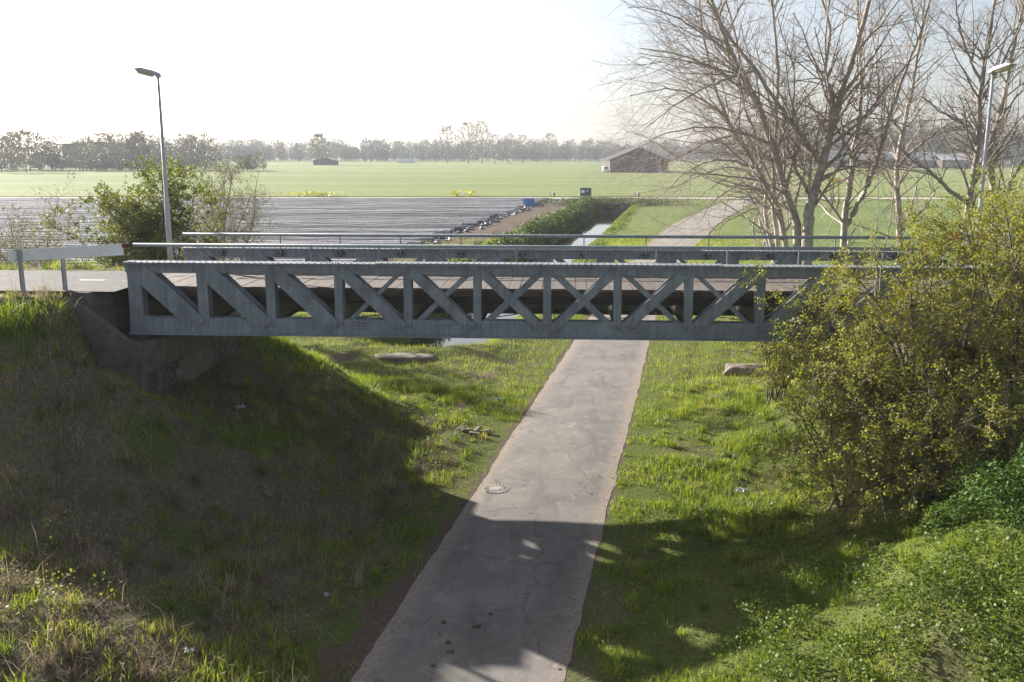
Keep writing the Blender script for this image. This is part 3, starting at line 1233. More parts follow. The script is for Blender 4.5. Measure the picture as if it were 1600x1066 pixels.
def unit(v):
    n = math.sqrt(v[0] ** 2 + v[1] ** 2 + v[2] ** 2) + 1e-9
    return (v[0] / n, v[1] / n, v[2] / n)


def grow(rnd, p, d, L, r0, r1, n, wob_, up):
    pts = [p]
    rad = [r0]
    s = L / n
    for k in range(n):
        d = unit((d[0] + rnd.gauss(0, wob_), d[1] + rnd.gauss(0, wob_), d[2] + rnd.gauss(0, wob_) + up))
        p = (p[0] + d[0] * s, p[1] + d[1] * s, p[2] + d[2] * s)
        pts.append(p)
        rad.append(r0 + (r1 - r0) * (k + 1) / n)
    return pts, rad


def side_dir(rnd, d, ang):
    a = unit((rnd.gauss(0, 1), rnd.gauss(0, 1), rnd.gauss(0, 1)))
    dot = a[0] * d[0] + a[1] * d[1] + a[2] * d[2]
    o = unit((a[0] - dot * d[0], a[1] - dot * d[1], a[2] - dot * d[2]))
    c, s = math.cos(ang), math.sin(ang)
    return (d[0] * c + o[0] * s, d[1] * c + o[1] * s, d[2] * c + o[2] * s)


def branch_out(rnd, poly, level, spec, out):
    """spec[level] = (children per metre, t0, length, len_jit, radius factor, angle, wobble, up, segs)"""
    if level >= len(spec):
        return
    per, t0, LL, lj, rf, ang, wb, up, segs = spec[level]
    pts, rad = poly
    tot = sum(math.dist(pts[i], pts[i + 1]) for i in range(len(pts) - 1))
    nch = per * tot
    nch = int(nch) + (1 if rnd.random() < nch % 1 else 0)
    n = len(pts) - 1
    for _ in range(nch):
        t = t0 + (1 - t0) * rnd.random() ** .9
        k = min(int(t * n), n - 1)
        f = t * n - k
        p = tuple(pts[k][i] + (pts[k + 1][i] - pts[k][i]) * f for i in range(3))
        d = unit(tuple(pts[k + 1][i] - pts[k][i] for i in range(3)))
        r = (rad[k] + (rad[k + 1] - rad[k]) * f)
        dd = side_dir(rnd, d, R(ang) * rnd.uniform(.65, 1.3))
        Lc = LL * (1 - .45 * t) * rnd.uniform(1 - lj, 1 + lj)
        rc = min(r * rf, Lc * .017 + .0055)
        ch = grow(rnd, p, dd, Lc, rc, rc * .35, segs, wb, up)
        out[level].append(ch)
        branch_out(rnd, ch, level + 1, spec, out)


def leaf_cloud(centers, size, rng, flat=.0, aspect=.6):
    N = len(centers)
    nrm = rng.normal(size=(N, 3))
    nrm[:, 2] = np.abs(nrm[:, 2]) + flat
    nrm /= np.linalg.norm(nrm, axis=1, keepdims=True)
    a = np.cross(nrm, rng.normal(size=(N, 3)))
    a /= np.linalg.norm(a, axis=1, keepdims=True) + 1e-9
    b = np.cross(nrm, a)
    s = (size * np.clip(np.exp(rng.normal(-.05, .40, N)), .4, 1.6))[:, None]
    c = np.asarray(centers)
    V = np.stack([c - a * s * .5, c + b * s * .5 * aspect + nrm * s * .08, c + a * s * .5, c - b * s * .5 * aspect + nrm * s * .08], 1).reshape(-1, 3)
    q = np.arange(N * 4).reshape(N, 4)
    return V, q


def leaf_mesh(name, centers, size, rng, rnd_vals, flat=0., aspect=.6):
    V, q = leaf_cloud(centers, size, rng, flat, aspect)
    return np_mesh(name, V, [q], {'rnd': np.repeat(rnd_vals, 4)})


def along(rng, polys, per_m, jit, t0=.15):
    """random points on polylines"""
    P = []
    for pts, rad in polys:
        a = np.asarray(pts)
        L = np.linalg.norm(np.diff(a, axis=0), axis=1).sum()
        n = rng.poisson(per_m * L)
        if n == 0:
            continue
        t = rng.uniform(t0, 1, n) * (len(a) - 1)
        k = np.minimum(t.astype(int), len(a) - 2)
        f = (t - k)[:, None]
        P.append(a[k] * (1 - f) + a[k + 1] * f)
    if not P:
        return np.zeros((0, 3))
    P = np.concatenate(P)
    return P + rng.normal(size=P.shape) * jit


def catmull(pts, n):
    pts = [np.array(p, float) for p in pts]
    P = [2 * pts[0] - pts[1]] + pts + [2 * pts[-1] - pts[-2]]
    out = []
    for i in range(1, len(P) - 2):
        for k in range(n):
            t = k / n
            a, b, c, d = P[i - 1], P[i], P[i + 1], P[i + 2]
            out.append(tuple(.5 * ((2 * b) + (-a + c) * t + (2 * a - 5 * b + 4 * c - d) * t * t + (-a + 3 * b - 3 * c + d) * t ** 3)))
    out.append(tuple(pts[-1]))
    return out


def bare_tree(name, limbs, spec, label, seed, base, buds=0, group=None):
    """limbs: list of (control points world, r0, r1)"""
    rnd = random.Random(seed)
    rng = np.random.default_rng(seed)
    t = empty(name, base, label, 'tree', group)
    polys = []
    for ctrl, r0, r1 in limbs:
        pts = catmull(ctrl, 5)
        n = len(pts)
        pts = [tuple(c + (rnd.gauss(0, .018) if 0 < i else 0) for c in p) for i, p in enumerate(pts)]
        polys.append((pts, [r0 + (r1 - r0) * (i / (n - 1)) ** .8 for i in range(n)]))
    out = [[] for _ in spec]
    for p in polys:
        branch_out(rnd, p, 0, spec, out)
    V, q = tubes_np(polys, 9)
    b = np.array(base)
    link('trunk', np_mesh('trunk', V - b, [q], smooth=True), M['bark'], t)
    big = out[0]
    if big:
        V, q = tubes_np(big, 5)
        link('branches', np_mesh('branches', V - b, [q], smooth=True), M['bark'], t)
    small = [p for lv in out[1:] for p in lv]
    V, q = tubes_np(small, 3)
    cr = link('crown', np_mesh('crown', V - b, [q]), M['twig'], t)
    if buds:
        c = along(rng, out[-1], buds, .02)
        link('buds', leaf_mesh('buds', c - b, .035, rng, rng.uniform(0, 1, len(c))), M['bud'], cr)['kind'] = 'stuff'
    return t


# big bare tree cluster on the far side, right of centre
def L3(Y, pxs, dys=None):
    out = []
    for i, (x, y) in enumerate(pxs):
        out.append(tuple(pix(x, y, Y + (dys[i] if dys else 0))))
    return out


SPEC_BIG = [(1.9, .18, 4.0, .35, .45, 46, .11, .02, 6), (2.5, .15, 1.9, .4, .55, 48, .13, .0, 4), (3.3, .1, .85, .45, .6, 45, .15, .03, 2), (2.4, .1, .45, .4, .7, 45, .15, .02, 1)]
Yt = 33.5
A0 = pix(1258, 470, Yt)
A0.z = h1(A0.x, A0.y) - .1
limbs = [
    ([tuple(A0)] + L3(Yt, [(1262, 376), (1266, 324), (1285, 258), (1307, 175), (1333, 87), (1359, 0), (1385, -110)], [0, 0, .1, .2, .5, .9, 1.3]), .24, .05),
    ([tuple(A0 + Vector((-.12, .1, 0)))] + L3(Yt + .3, [(1246, 376), (1230, 306), (1206, 227), (1180, 153), (1145, 87), (1110, 0), (1070, -90)], [0, 0, -.2, -.5, -.9, -1.2, -1.5]), .18, .04),
    ([tuple(A0 + Vector((.1, .5, 0)))] + L3(Yt + .8, [(1224, 359), (1180, 262), (1136, 188), (1105, 87), (1090, -10)], [0, .3, .6, .9, 1.2]), .13, .03),
    (L3(Yt, [(1284, 257), (1255, 215), (1224, 175), (1180, 110), (1136, 52), (1100, -10)], [.1, -.3, -.6, -1.0, -1.4, -1.8]), .11, .03),
    (L3(Yt, [(1307, 172), (1296, 140), (1289, 110), (1296, 44), (1278, -20), (1270, -100)], [.2, .4, .6, 1.0, 1.3, 1.6]), .09, .03),
    ([tuple(A0 + Vector((.2, .8, 0)))] + L3(Yt + 1.2, [(1213, 363), (1209, 290), (1212, 200), (1216, 110), (1205, 0), (1200, -80)]), .10, .03),
    (L3(Yt + .3, [(1206, 227), (1150, 205), (1085, 200), (1020, 215)], [-.2, -.8, -1.3, -1.6]), .06, .015),
    (L3(Yt + .3, [(1180, 153), (1120, 110), (1060, 85), (1000, 75)], [-.5, -.6, -.9, -1.1]), .06, .015),
    (L3(Yt + .8, [(1180, 262), (1130, 250), (1080, 265), (1040, 300)], [.3, -.2, -.6, -.8]), .05, .012),
    (L3(Yt + .8, [(1200, 300), (1160, 290), (1120, 310), (1090, 350)], [.3, .1, -.1, -.2]), .05, .012),
    (L3(Yt + .8, [(1136, 188), (1090, 150), (1040, 140), (985, 150)], [.6, .2, -.2, -.5]), .05, .012),
    (L3(Yt + .8, [(1150, 210), (1100, 225), (1050, 250), (1000, 260)], [.6, .8, 1.0, 1.2]), .05, .012),
    (L3(Yt + .3, [(1145, 87), (1095, 50), (1040, 20), (980, 10)], [-.9, -.6, -.3, 0]), .05, .012),
    (L3(Yt, [(1180, 110), (1120, 130), (1060, 160), (1010, 200)], [-1, -1.6, -2.0, -2.2]), .05, .012),
    (L3(Yt + .8, [(1206, 320), (1165, 330), (1125, 355), (1100, 385)], [.3, -.4, -.8, -1.0]), .04, .01),
    (L3(Yt + .8, [(1190, 285), (1150, 262), (1110, 268), (1060, 290)], [.3, .6, .9, 1.2]), .045, .01),
    (L3(Yt + 1.2, [(1209, 290), (1180, 235), (1140, 225), (1100, 245)], [0, -.5, -.9, -1.2]), .045, .01),
    (L3(Yt, [(1333, 87), (1375, 40), (1410, -10)], [.5, .1, -.3]), .06, .02),
    ([tuple(A0 + Vector((.3, .9, 0)))] + L3(Yt + 1.5, [(1200, 355), (1196, 300), (1185, 230), (1160, 150), (1150, 60), (1120, -40)], [0, .2, .4, .6, .9, 1.2]), .09, .03),
]
bare_tree('bare_tree', limbs, SPEC_BIG, 'large bare many-stemmed tree just behind the bridge, right of the path', 21, tuple(A0), .8)

SPEC_MED = [(2.3, .12, 2.8, .35, .45, 42, .11, .02, 5), (3.2, .12, 1.3, .4, .55, 45, .13, .02, 4), (4.0, .1, .65, .45, .65, 45, .15, .03, 1)]
Y2 = 35
B0 = pix(1318, 460, Y2)
B0.z = h1(B0.x, B0.y) - .1
limbs = [
    ([tuple(B0)] + L3(Y2, [(1320, 361), (1333, 245), (1342, 180), (1346, 100), (1340, 10), (1345, -80)], [0, 0, .2, .5, .9, 1.2]), .15, .03),
    (L3(Y2, [(1322, 352), (1345, 310), (1368, 258), (1385, 200), (1403, 144), (1438, 52), (1458, -20)], [0, -.1, -.3, -.4, -.6, -.9, -1.2]), .11, .03),
    (L3(Y2, [(1333, 245), (1310, 205), (1295, 160), (1290, 60), (1300, -30)], [0, -.4, -.7, -1, -1.3]), .06, .02),
]
bare_tree('bare_tree', limbs, SPEC_MED, 'forked bare tree with V-shaped twin stems right of the largest tree', 22, tuple(B0), 0)
Y3 = 38
C0 = pix(1407, 450, Y3)
C0.z = h1(C0.x, C0.y) - .1
limbs = [
    ([tuple(C0)] + L3(Y3, [(1405, 359), (1401, 271), (1412, 197), (1429, 122), (1440, 40), (1450, -60)], [0, 0, .3, .6, .9, 1.2]), .15, .03),
    (L3(Y3, [(1402, 260), (1440, 225), (1480, 195), (1520, 180)], [0, -.4, -.8, -1.1]), .07, .02),
    (L3(Y3, [(1410, 210), (1385, 170), (1370, 110), (1375, 30)], [0, .4, .8, 1.1]), .07, .02),
]
bare_tree('bare_tree', limbs, SPEC_MED, 'darker crooked bare tree between the forked tree and the right lamp', 23, tuple(C0), 0)
Y4 = 33
D0 = pix(1506, 440, Y4)
D0.z = h1(D0.x, D0.y) - .1
limbs = [
    ([tuple(D0)] + L3(Y4, [(1510, 350), (1525, 245), (1534, 131), (1547, 44), (1565, -60)], [0, 0, .2, .5, .8]), .15, .04),
    (L3(Y4, [(1508, 316), (1475, 290), (1450, 265), (1430, 255), (1395, 220)], [0, -.3, -.6, -.8, -1.0]), .085, .02),
    (L3(Y4, [(1527, 230), (1500, 190), (1470, 175), (1440, 150)], [0, .3, .5, .8]), .06, .015),
    (L3(Y4, [(1531, 160), (1560, 110), (1590, 50), (1620, -10)], [.2, .0, -.3, -.5]), .06, .02),
    (L3(Y4, [(1534, 131), (1510, 80), (1495, 20), (1490, -50)], [.2, .5, .7, .9]), .06, .02),
]
bare_tree('bare_tree', limbs, SPEC_MED, 'pale-barked straight bare tree just left of the right lamp', 24, tuple(D0), 0)
Y5 = 36
E0 = pix(1570, 430, Y5)
E0.z = h1(E0.x, E0.y) - .1
limbs = [
    ([tuple(E0)] + L3(Y5, [(1552, 300), (1545, 240), (1565, 170), (1580, 90), (1600, 0), (1610, -70)], [0, 0, .2, .4, .7, 1]), .15, .04),
    (L3(Y5, [(1568, 330), (1580, 285), (1610, 235), (1650, 180)], [0, -.2, -.4, -.6]), .10, .03),
    (L3(Y5, [(1560, 190), (1590, 150), (1625, 120)], [0, -.2, -.4]), .06, .02),
]
bare_tree('bare_tree', limbs, SPEC_MED, 'leaning bare tree at the right picture edge behind the lamp', 25, tuple(E0), 0)

# row of slimmer trunks further along the track
for k, (x, Y) in enumerate(((1200, 62), (1188, 78), (1176, 96), (1216, 52))):
    b0 = pix(x, 400, Y)
    b0.z = 0
    limbs = [([tuple(b0)] + [(b0.x + random.uniform(-.3, .3) * i, b0.y + random.uniform(-.3, .3) * i, 1.6 * i) for i in range(1, 7)], .12, .03)]
    limbs.append(([tuple(limbs[0][0][2])] + [(b0.x + (.5 + .1 * k) * i * (-1) ** k, b0.y + .3 * i, 3.2 + 1.5 * i) for i in range(1, 5)], .07, .02))
    bare_tree('bare_tree', limbs, [(1.6, .2, 3.0, .3, .55, 40, .10, .02, 5), (2.0, .1, 1.5, .4, .6, 45, .12, .02, 3), (2.4, .1, .8, .4, .6, 45, .12, .02, 2)],
              ['second nearest thin tree of the row along the gravel track', 'third thin tree of the row along the gravel track', 'farthest thin tree of the row along the gravel track', 'nearest thin tree of the row along the gravel track'][k], 40 + k, tuple(b0), 0, 'row of thin trees along the gravel track')


# leafy bushes built from stems
def bush(name, base, stems, spec, leaf_mat, leaf_n, leaf_s, label, seed, cat='bush', jit=.05, bark='twig', group=None, leaf_levels=(1, 2), rbias=0., extra=None, asp=.6):
    rnd = random.Random(seed)
    rng = np.random.default_rng(seed)
    t = empty(name, base, label, cat, group)
    b = np.array(base)
    polys = []
    for (d, L, r) in stems:
        st = (base[0] + rnd.uniform(-.25, .25), base[1] + rnd.uniform(-.25, .25), base[2] - .1)
        polys.append(grow(rnd, st, unit(d), L, r, r * .25, 8, .10, .015))
    if extra:
        for ctrl, r0, r1 in extra:
            pts = catmull(ctrl, 4)
            polys.append((pts, list(np.linspace(r0, r1, len(pts)))))
    out = [[] for _ in spec]
    for p in polys:
        branch_out(rnd, p, 0, spec, out)
    V, q = tubes_np(polys + out[0], 5)
    link('stems', np_mesh('stems', V - b, [q], smooth=True), M[bark], t)
    small = [p for lv in out[1:] for p in lv]
    V, q = tubes_np(small, 3)
    link('twigs', np_mesh('twigs', V - b, [q]), M['twig'], t)
    src = [p for i in leaf_levels for p in out[i]]
    c0 = along(rng, src, leaf_n / 4.5, .01)
    c = np.repeat(c0, 5, 0)
    c = c + rng.normal(size=c.shape) * jit * .8
    c = c[rng.random(len(c)) < .9]
    rv = fbm(c[:, 0] * 1.6 + c[:, 2] * 1.1, c[:, 1] * 1.6 + c[:, 2] * .7, seed) * .9 - .15 + rng.normal(size=len(c)) * .16 + rbias
    link('foliage', leaf_mesh('foliage', c - b, leaf_s, rng, np.clip(rv, 0, 1), .2, asp), M[leaf_mat], t)
    return t, polys, out


def fan(n, spread, L, r, seed, lean=(0, 0)):
    rr = random.Random(seed)
    s = []
    for i in range(n):
        a = 2 * math.pi * (i + rr.random()) / n
        k = spread * rr.uniform(.25, 1)
        s.append(((math.cos(a) * k + lean[0], math.sin(a) * k + lean[1], 1), L * rr.uniform(.75, 1.1), r * rr.uniform(.7, 1.1)))
    return s


SP_H = [(3.6, .12, 1.5, .4, .5, 55, .12, .01, 5), (5.0, .05, .62, .4, .6, 55, .14, .01, 3), (4.0, .05, .28, .4, .6, 55, .15, 0, 2)]
SP_B = [(2.4, .3, 2.0, .4, .5, 50, .12, .01, 4), (3.8, .05, .85, .4, .6, 55, .14, .01, 2), (3.2, .05, .38, .4, .6, 55, .15, 0, 1)]


def at(x, y):
    return (x, y, h1(x, y))


# dense green bush behind the left road, with willows either side
bb = pix(225, 420, 45)
bush('leafy_bush', at(bb.x, bb.y), fan(20, .36, 7.0, .07, 1), SP_B, 'bushleaf', 26, .095, 'dense dark green bush behind the road left of the bridge', 51, jit=.07)
bb = pix(350, 420, 52)
bush('willow_bush', at(bb.x, bb.y), fan(13, .36, 8.0, .06, 2, (.0, 0)), SP_B, 'willow', 13, .05, 'sparse grey-green willow bush between the left lamp and the far truss', 52, jit=.05)
bb = pix(70, 420, 38)
bush('willow_bush', at(bb.x, bb.y), fan(9, .45, 6.4, .05, 3, (.05, 0)), SP_B, 'willow', 10, .05, 'thin half bare willow bush behind the white guard rail', 53, jit=.05)
bb = pix(-20, 420, 37)
bush('willow_bush', at(bb.x, bb.y), fan(9, .5, 5.4, .05, 4, (.05, 0)), SP_B, 'willow', 16, .05, 'low twiggy willow bush at the left picture edge', 54, jit=.05)

# hawthorn hedge on the right, in front of the bridge end
SP_W = [(3.4, .15, 1.7, .4, .5, 50, .12, -.01, 4), (4.6, .05, .75, .4, .6, 50, .14, 0, 2), (3.6, .05, .32, .4, .6, 50, .15, 0, 1)]
left_arch = [
    ([(8.7, 19.6, 1.2), (8.2, 19.4, 3.0), (7.2, 19.2, 3.9), (6.0, 19.0, 4.2)], .05, .012),
    ([(8.6, 19.4, 1.2), (7.8, 18.9, 2.5), (6.8, 18.4, 2.8), (5.9, 18.0, 2.5)], .05, .012),
    ([(8.8, 19.3, 1.2), (8.0, 18.4, 2.0), (7.0, 17.9, 1.9), (6.3, 17.5, 1.3)], .045, .01),
    ([(9.0, 19.2, 1.2), (8.4, 18.2, 1.9), (7.9, 17.4, 1.7), (7.4, 16.9, 1.2)], .04, .01),
    ([(8.9, 19.8, 1.2), (8.6, 19.9, 3.6), (7.9, 20.0, 5.2), (7.2, 20.0, 6.0)], .05, .012),
    ([(8.9, 19.8, 1.2), (8.4, 19.9, 3.8), (7.8, 19.9, 4.9), (6.9, 19.9, 5.2)], .05, .012),
    ([(9.0, 20.0, 1.2), (9.0, 20.0, 4.0), (8.8, 20.0, 5.6), (8.4, 20.0, 6.5)], .05, .012),
    ([(9.2, 19.8, 1.2), (9.6, 19.8, 4.0), (9.8, 19.9, 5.9), (9.6, 20.0, 6.8)], .05, .012),
    ([(10.4, 19.4, 1.8), (10.6, 19.5, 4.5), (10.5, 19.6, 6.0), (10.2, 19.7, 6.9)], .05, .012),
]
bush('hawthorn', at(8.9, 19.7), fan(9, .5, 4.9, .05, 5, (-.25, .05)), SP_W, 'haw', 34, .050, 'sprawling yellow-green hawthorn covering the right end of the truss', 61, 'bush', .06, 'bark_dark', extra=left_arch, rbias=.06)
bush('hawthorn', at(10.9, 19.2), fan(10, .45, 4.9, .05, 6, (-.05, .1)), SP_W, 'haw', 34, .050, 'tall dense hawthorn at the right picture edge above the ivy', 62, 'bush', .06, 'bark_dark', rbias=-.02)
bush('hawthorn', at(12.6, 21.2), fan(11, .5, 3.1, .05, 7), SP_W, 'haw', 34, .052, 'brightest tallest hawthorn beside the right lamp post', 63, 'bush', .06, 'bark_dark', rbias=.1)
bush('hawthorn', at(7.7, 18.7), fan(8, .9, 2.3, .035, 15, (-.05, -.2)), SP_W, 'haw', 28, .05, 'low drooping front branches of the hawthorn hanging over the bank', 65, 'bush', .06, 'bark_dark', rbias=.12)
bush('hawthorn', at(9.6, 17.9), fan(9, .8, 2.6, .04, 16, (-.1, -.1)), SP_W, 'haw', 28, .05, 'middle low hawthorn thicket above the ivy heap', 66, 'bush', .06, 'bark_dark', rbias=.0)
bush('hawthorn', at(7.6, 20.9), fan(8, .6, 3.2, .035, 17, (.0, -.1)), SP_W, 'haw', 26, .05, 'thin outer hawthorn twigs reaching in front of the truss end', 67, 'bush', .06, 'bark_dark', rbias=.15)
bush('hawthorn', at(8.9, 31.0), fan(11, .35, 3.4, .04, 18, (.1, 0)), SP_W, 'haw', 30, .06, 'small leafy shrub at the foot of the largest bare tree', 68, 'bush', .06, 'bark_dark', rbias=-.1)
# pale dead wood inside the hedge
mbd = []
rnd = random.Random(8)
d0 = (8.75, 18.4, h1(8.75, 18.4))
for k in range(7):
    p = grow(rnd, (d0[0] + rnd.uniform(-.2, .2), d0[1], d0[2] - .05), unit((rnd.uniform(-.5, .5), rnd.uniform(-.4, .2), 1)), rnd.uniform(.7, 1.5), .016, .006, 7, .25, 0)
    mbd.append(p)
sub = [[]]
for p in list(mbd):
    branch_out(rnd, p, 0, [(5, .2, .6, .4, .6, 60, .22, 0, 4)], sub)
V, q = tubes_np(mbd + sub[0], 5)
o = link('dead_branches', np_mesh('dead_branches', V - np.array(d0), [q], smooth=True), mat_noise('dead_wood', (.22, .19, .15), (.36, .31, .26), 4, .9, bump_s=.2), None, d0)
tag(o, 'pale tangle of dead branches inside the hawthorn', 'branches')
bare_poles = [([(8.1, 20.6, 1.5), (8.05, 20.5, 4.2), (8.0, 20.4, 6.0), (8.1, 20.3, 7.8)], .035, .008), ([(8.05, 20.5, 4.6), (7.85, 20.4, 6.2), (7.75, 20.3, 8.0)], .02, .006)]
bare_tree('sapling', bare_poles, [(3.0, .3, .8, .4, .5, 40, .12, .03, 4), (4.0, .1, .35, .4, .6, 45, .15, .02, 2)], 'slim pale sapling rising through the hawthorn', 64, (8.1, 20.6, 1.4), 6)


# ------------------------------------------------------------------ ground cover
def in_span(x, y):
    return (y > 22.6) & (y < 28.9) & ((x < wall_x(y) + .08) & (x > wall_x(y) - 1.6) | (x > wall_xr(y) - .08) & (x < wall_xr(y) + 1.6))


def blades(name, x, y, length, width, rnd_vals, mat, label, cat, lean=.45, bend=True, zoff=0):
    N = len(x)
    z = hgt(x, y) + zoff
    a = RNG.uniform(0, 2 * np.pi, N)
    ln = np.abs(RNG.normal(0, lean, N))
    L = length
    dx, dy = np.cos(a) * ln, np.sin(a) * ln
    nrm = np.sqrt(1 + ln ** 2)
    dirv = np.stack([dx / nrm, dy / nrm, 1 / nrm], -1)
    px_, py_ = -np.sin(a), np.cos(a)
    tw = RNG.uniform(0, 2 * np.pi, N)
    side = np.stack([np.cos(tw), np.sin(tw), 0 * tw], -1) * (width * .5)[:, None]
    base = np.stack([x, y, z - .02], -1)
    if bend:
        mid = base + dirv * (L * .55)[:, None]
        tip = mid + (dirv * np.array([1.9, 1.9, .65])) * (L * .5)[:, None]
        V = np.stack([base - side, base + side, mid + side * .8, mid - side * .8, tip], 1).reshape(-1, 3)
        i = np.arange(N)[:, None] * 5
        q = i + np.array([[0, 1, 2, 3]])
        t = i + np.array([[3, 2, 4]])
        me = np_mesh(name, V, [q, t], {'rnd': np.repeat(rnd_vals, 5)})
    else:
        tip = base + dirv * L[:, None]
        V = np.stack([base - side, base + side, tip], 1).reshape(-1, 3)
        me = np_mesh(name, V, [np.arange(N * 3).reshape(N, 3)], {'rnd': np.repeat(rnd_vals, 3)})
    o = link(name, me, mat)
    tag(o, label, cat, kind='stuff')
    return o


def scatter(n, x0, x1, y0, y1, clump=.5, seed=0):
    x = RNG.uniform(x0, x1, n)
    y = y0 + (y1 - y0) * RNG.random(n) ** 1.25
    u, v = w2b(x, y)
    pe = np.abs(x - path_c(y)) - path_hw(y)
    keep = (pe > .03) & ~in_span(x, y)
    # stay inside a widened view wedge
    keep &= np.abs(x) < y * .60 + 2.5
    road_ = (v > -.5) & (v < 3.6) & (np.abs(u) > 10.4)
    keep &= ~road_
    s = soil_mask(x, y)
    keep &= RNG.random(n) > s * .78
    c = fbm(x * 2.2, y * 2.2, 30 + seed)
    keep &= RNG.random(n) < clump + (1 - clump) * sstep(.38, .62, c) * 1.0
    d = np.abs(x - ditch_c(y)) < 2.6
    keep &= ~(d & (y > 43))
    return x[keep], y[keep]


# near turf
x, y = scatter(450000, -19, 16, 9.5, 34, .35)
dm = dry_mask(x, y)
keep = RNG.random(len(x)) > dm * .72
x, y = x[keep], y[keep]
tall = fbm(x * 1.1, y * 1.1, 61)
u, v = w2b(x, y)
topl = sstep(-10.4, -11, u) * sstep(-3.0, -1.6, v) * sstep(-.2, -.5, v)
L = (.06 + .24 * sstep(.42, .72, tall)) * RNG.uniform(.6, 1.4, len(x)) * (1 + 1.1 * topl)
pe = np.abs(x - path_c(y)) - path_hw(y)
L *= .55 + .45 * sstep(.2, 2.0, pe)
rv = .25 + .5 * fbm(x * .7, y * .7, 71) + RNG.normal(0, .13, len(x)) + dry_mask(x, y) * .15 - .05
blades('grass', x, y, L, RNG.uniform(.010, .022, len(x)), np.clip(rv, 0, 1), M['grass'], 'green grass on the banks beside the path and under the bridge', 'grass')
# meadow beyond the bridge
x, y = scatter(330000, -16, 34, 30, 95, .5, 3)
keep = x < path_c(y) + 9
x, y = x[keep], y[keep]
sc_ = .8 + (y - 30) / 40
L = .16 * RNG.uniform(.5, 1.4, len(x)) * (.6 + .6 * fbm(x * .6, y * .6, 62))
rv = .38 + .45 * fbm(x * .4, y * .4, 72) + RNG.normal(0, .12, len(x))
blades('meadow_grass', x, y, L * (1 + .2 * sc_), RNG.uniform(.012, .024, len(x)) * sc_, np.clip(rv, 0, 1), M['grass'], 'sunlit grass beyond the bridge along the path and ditch', 'grass', bend=False)
# dead straw on the left slope
x, y = scatter(150000, -19, 3, 9.5, 30, .6, 5)
keep = RNG.random(len(x)) < dry_mask(x, y) * .95 + .03
x, y = x[keep], y[keep]
blades('dead_grass', x, y, RNG.uniform(.10, .34, len(x)), RNG.uniform(.006, .014, len(x)), RNG.uniform(0, 1, len(x)), M['drygrass'], 'matted dead brown grass on the shaded left slope', 'grass', lean=2.2)
# single tall dead stems
x, y = scatter(900, -16, -3, 11, 24, 1, 6)
blades('dead_stems', x, y, RNG.uniform(.4, .95, len(x)), RNG.uniform(.010, .016, len(x)), RNG.uniform(.5, 1, len(x)), M['drygrass'], 'tall dry stalks scattered over the left slope', 'stalks', lean=.6)


def tufts(name, n, x0, x1, y0, y1, lmin, lmax, mat, label, seed, dry=False, per=45):
    x, y = scatter(n, x0, x1, y0, y1, .6, seed)
    if dry:
        k = RNG.random(len(x)) < dry_mask(x, y) + .15
        x, y = x[k], y[k]
    pe = np.abs(x - path_c(y)) - path_hw(y)
    k = pe > .7
    x, y = x[k], y[k]
    sz = RNG.uniform(.5, 1.2, len(x))
    X = np.repeat(x, per) + RNG.normal(0, .07, len(x) * per) * np.repeat(sz, per)
    Y = np.repeat(y, per) + RNG.normal(0, .07, len(x) * per) * np.repeat(sz, per)
    L = RNG.uniform(lmin, lmax, len(X)) * np.repeat(sz, per)
    rv = np.clip(np.repeat(RNG.uniform(.05, .85, len(x)), per) + RNG.normal(0, .1, len(X)), 0, 1)
    blades(name, X, Y, L, RNG.uniform(.009, .018, len(X)), rv, M[mat], label, 'grass', lean=.75)


tufts('grass_tufts', 1500, -18, 15, 10, 34, .16, .42, 'grass', 'coarse green tussocks standing out of the turf on both banks', 21)
tufts('dry_tussocks', 900, -18, 1, 10, 27, .2, .5, 'drygrass', 'bleached dry tussocks on the shaded left slope', 22, True, 40)


def cover(name, cx_, cy_, rx, ry, n, size, mat, label, cat, hmax=.5, seed=0, zpow=.6, thr=.35):
    x = cx_ + rx * RNG.uniform(-1, 1, n)
    y = cy_ + ry * RNG.uniform(-1, 1, n)
    r = ((x - cx_) / rx) ** 2 + ((y - cy_) / ry) ** 2
    c = fbm(x * 1.3, y * 1.3, 80 + seed)
    edge = 1 - sstep(.45, 1.0, r + (c - .5) * 1.2)
    keep = (RNG.random(n) < edge) & (c > thr * .8)
    keep &= (np.abs(x - path_c(y)) - path_hw(y) > .25)
    x, y, c, edge = x[keep], y[keep], c[keep], edge[keep]
    H = hmax * (.25 + 1.1 * sstep(.3, .75, c)) * (.4 + .6 * edge)
    z = hgt(x, y) + H * RNG.random(len(x)) ** zpow
    P = np.stack([x, y, z], -1)
    rv = .2 + .6 * fbm(x * 1.8, y * 1.8, 88 + seed) + RNG.normal(0, .15, len(x))
    o = link(name, leaf_mesh(name, P, size, RNG, np.clip(rv, 0, 1), .7, .75), M[mat])
    tag(o, label, cat, kind='stuff')


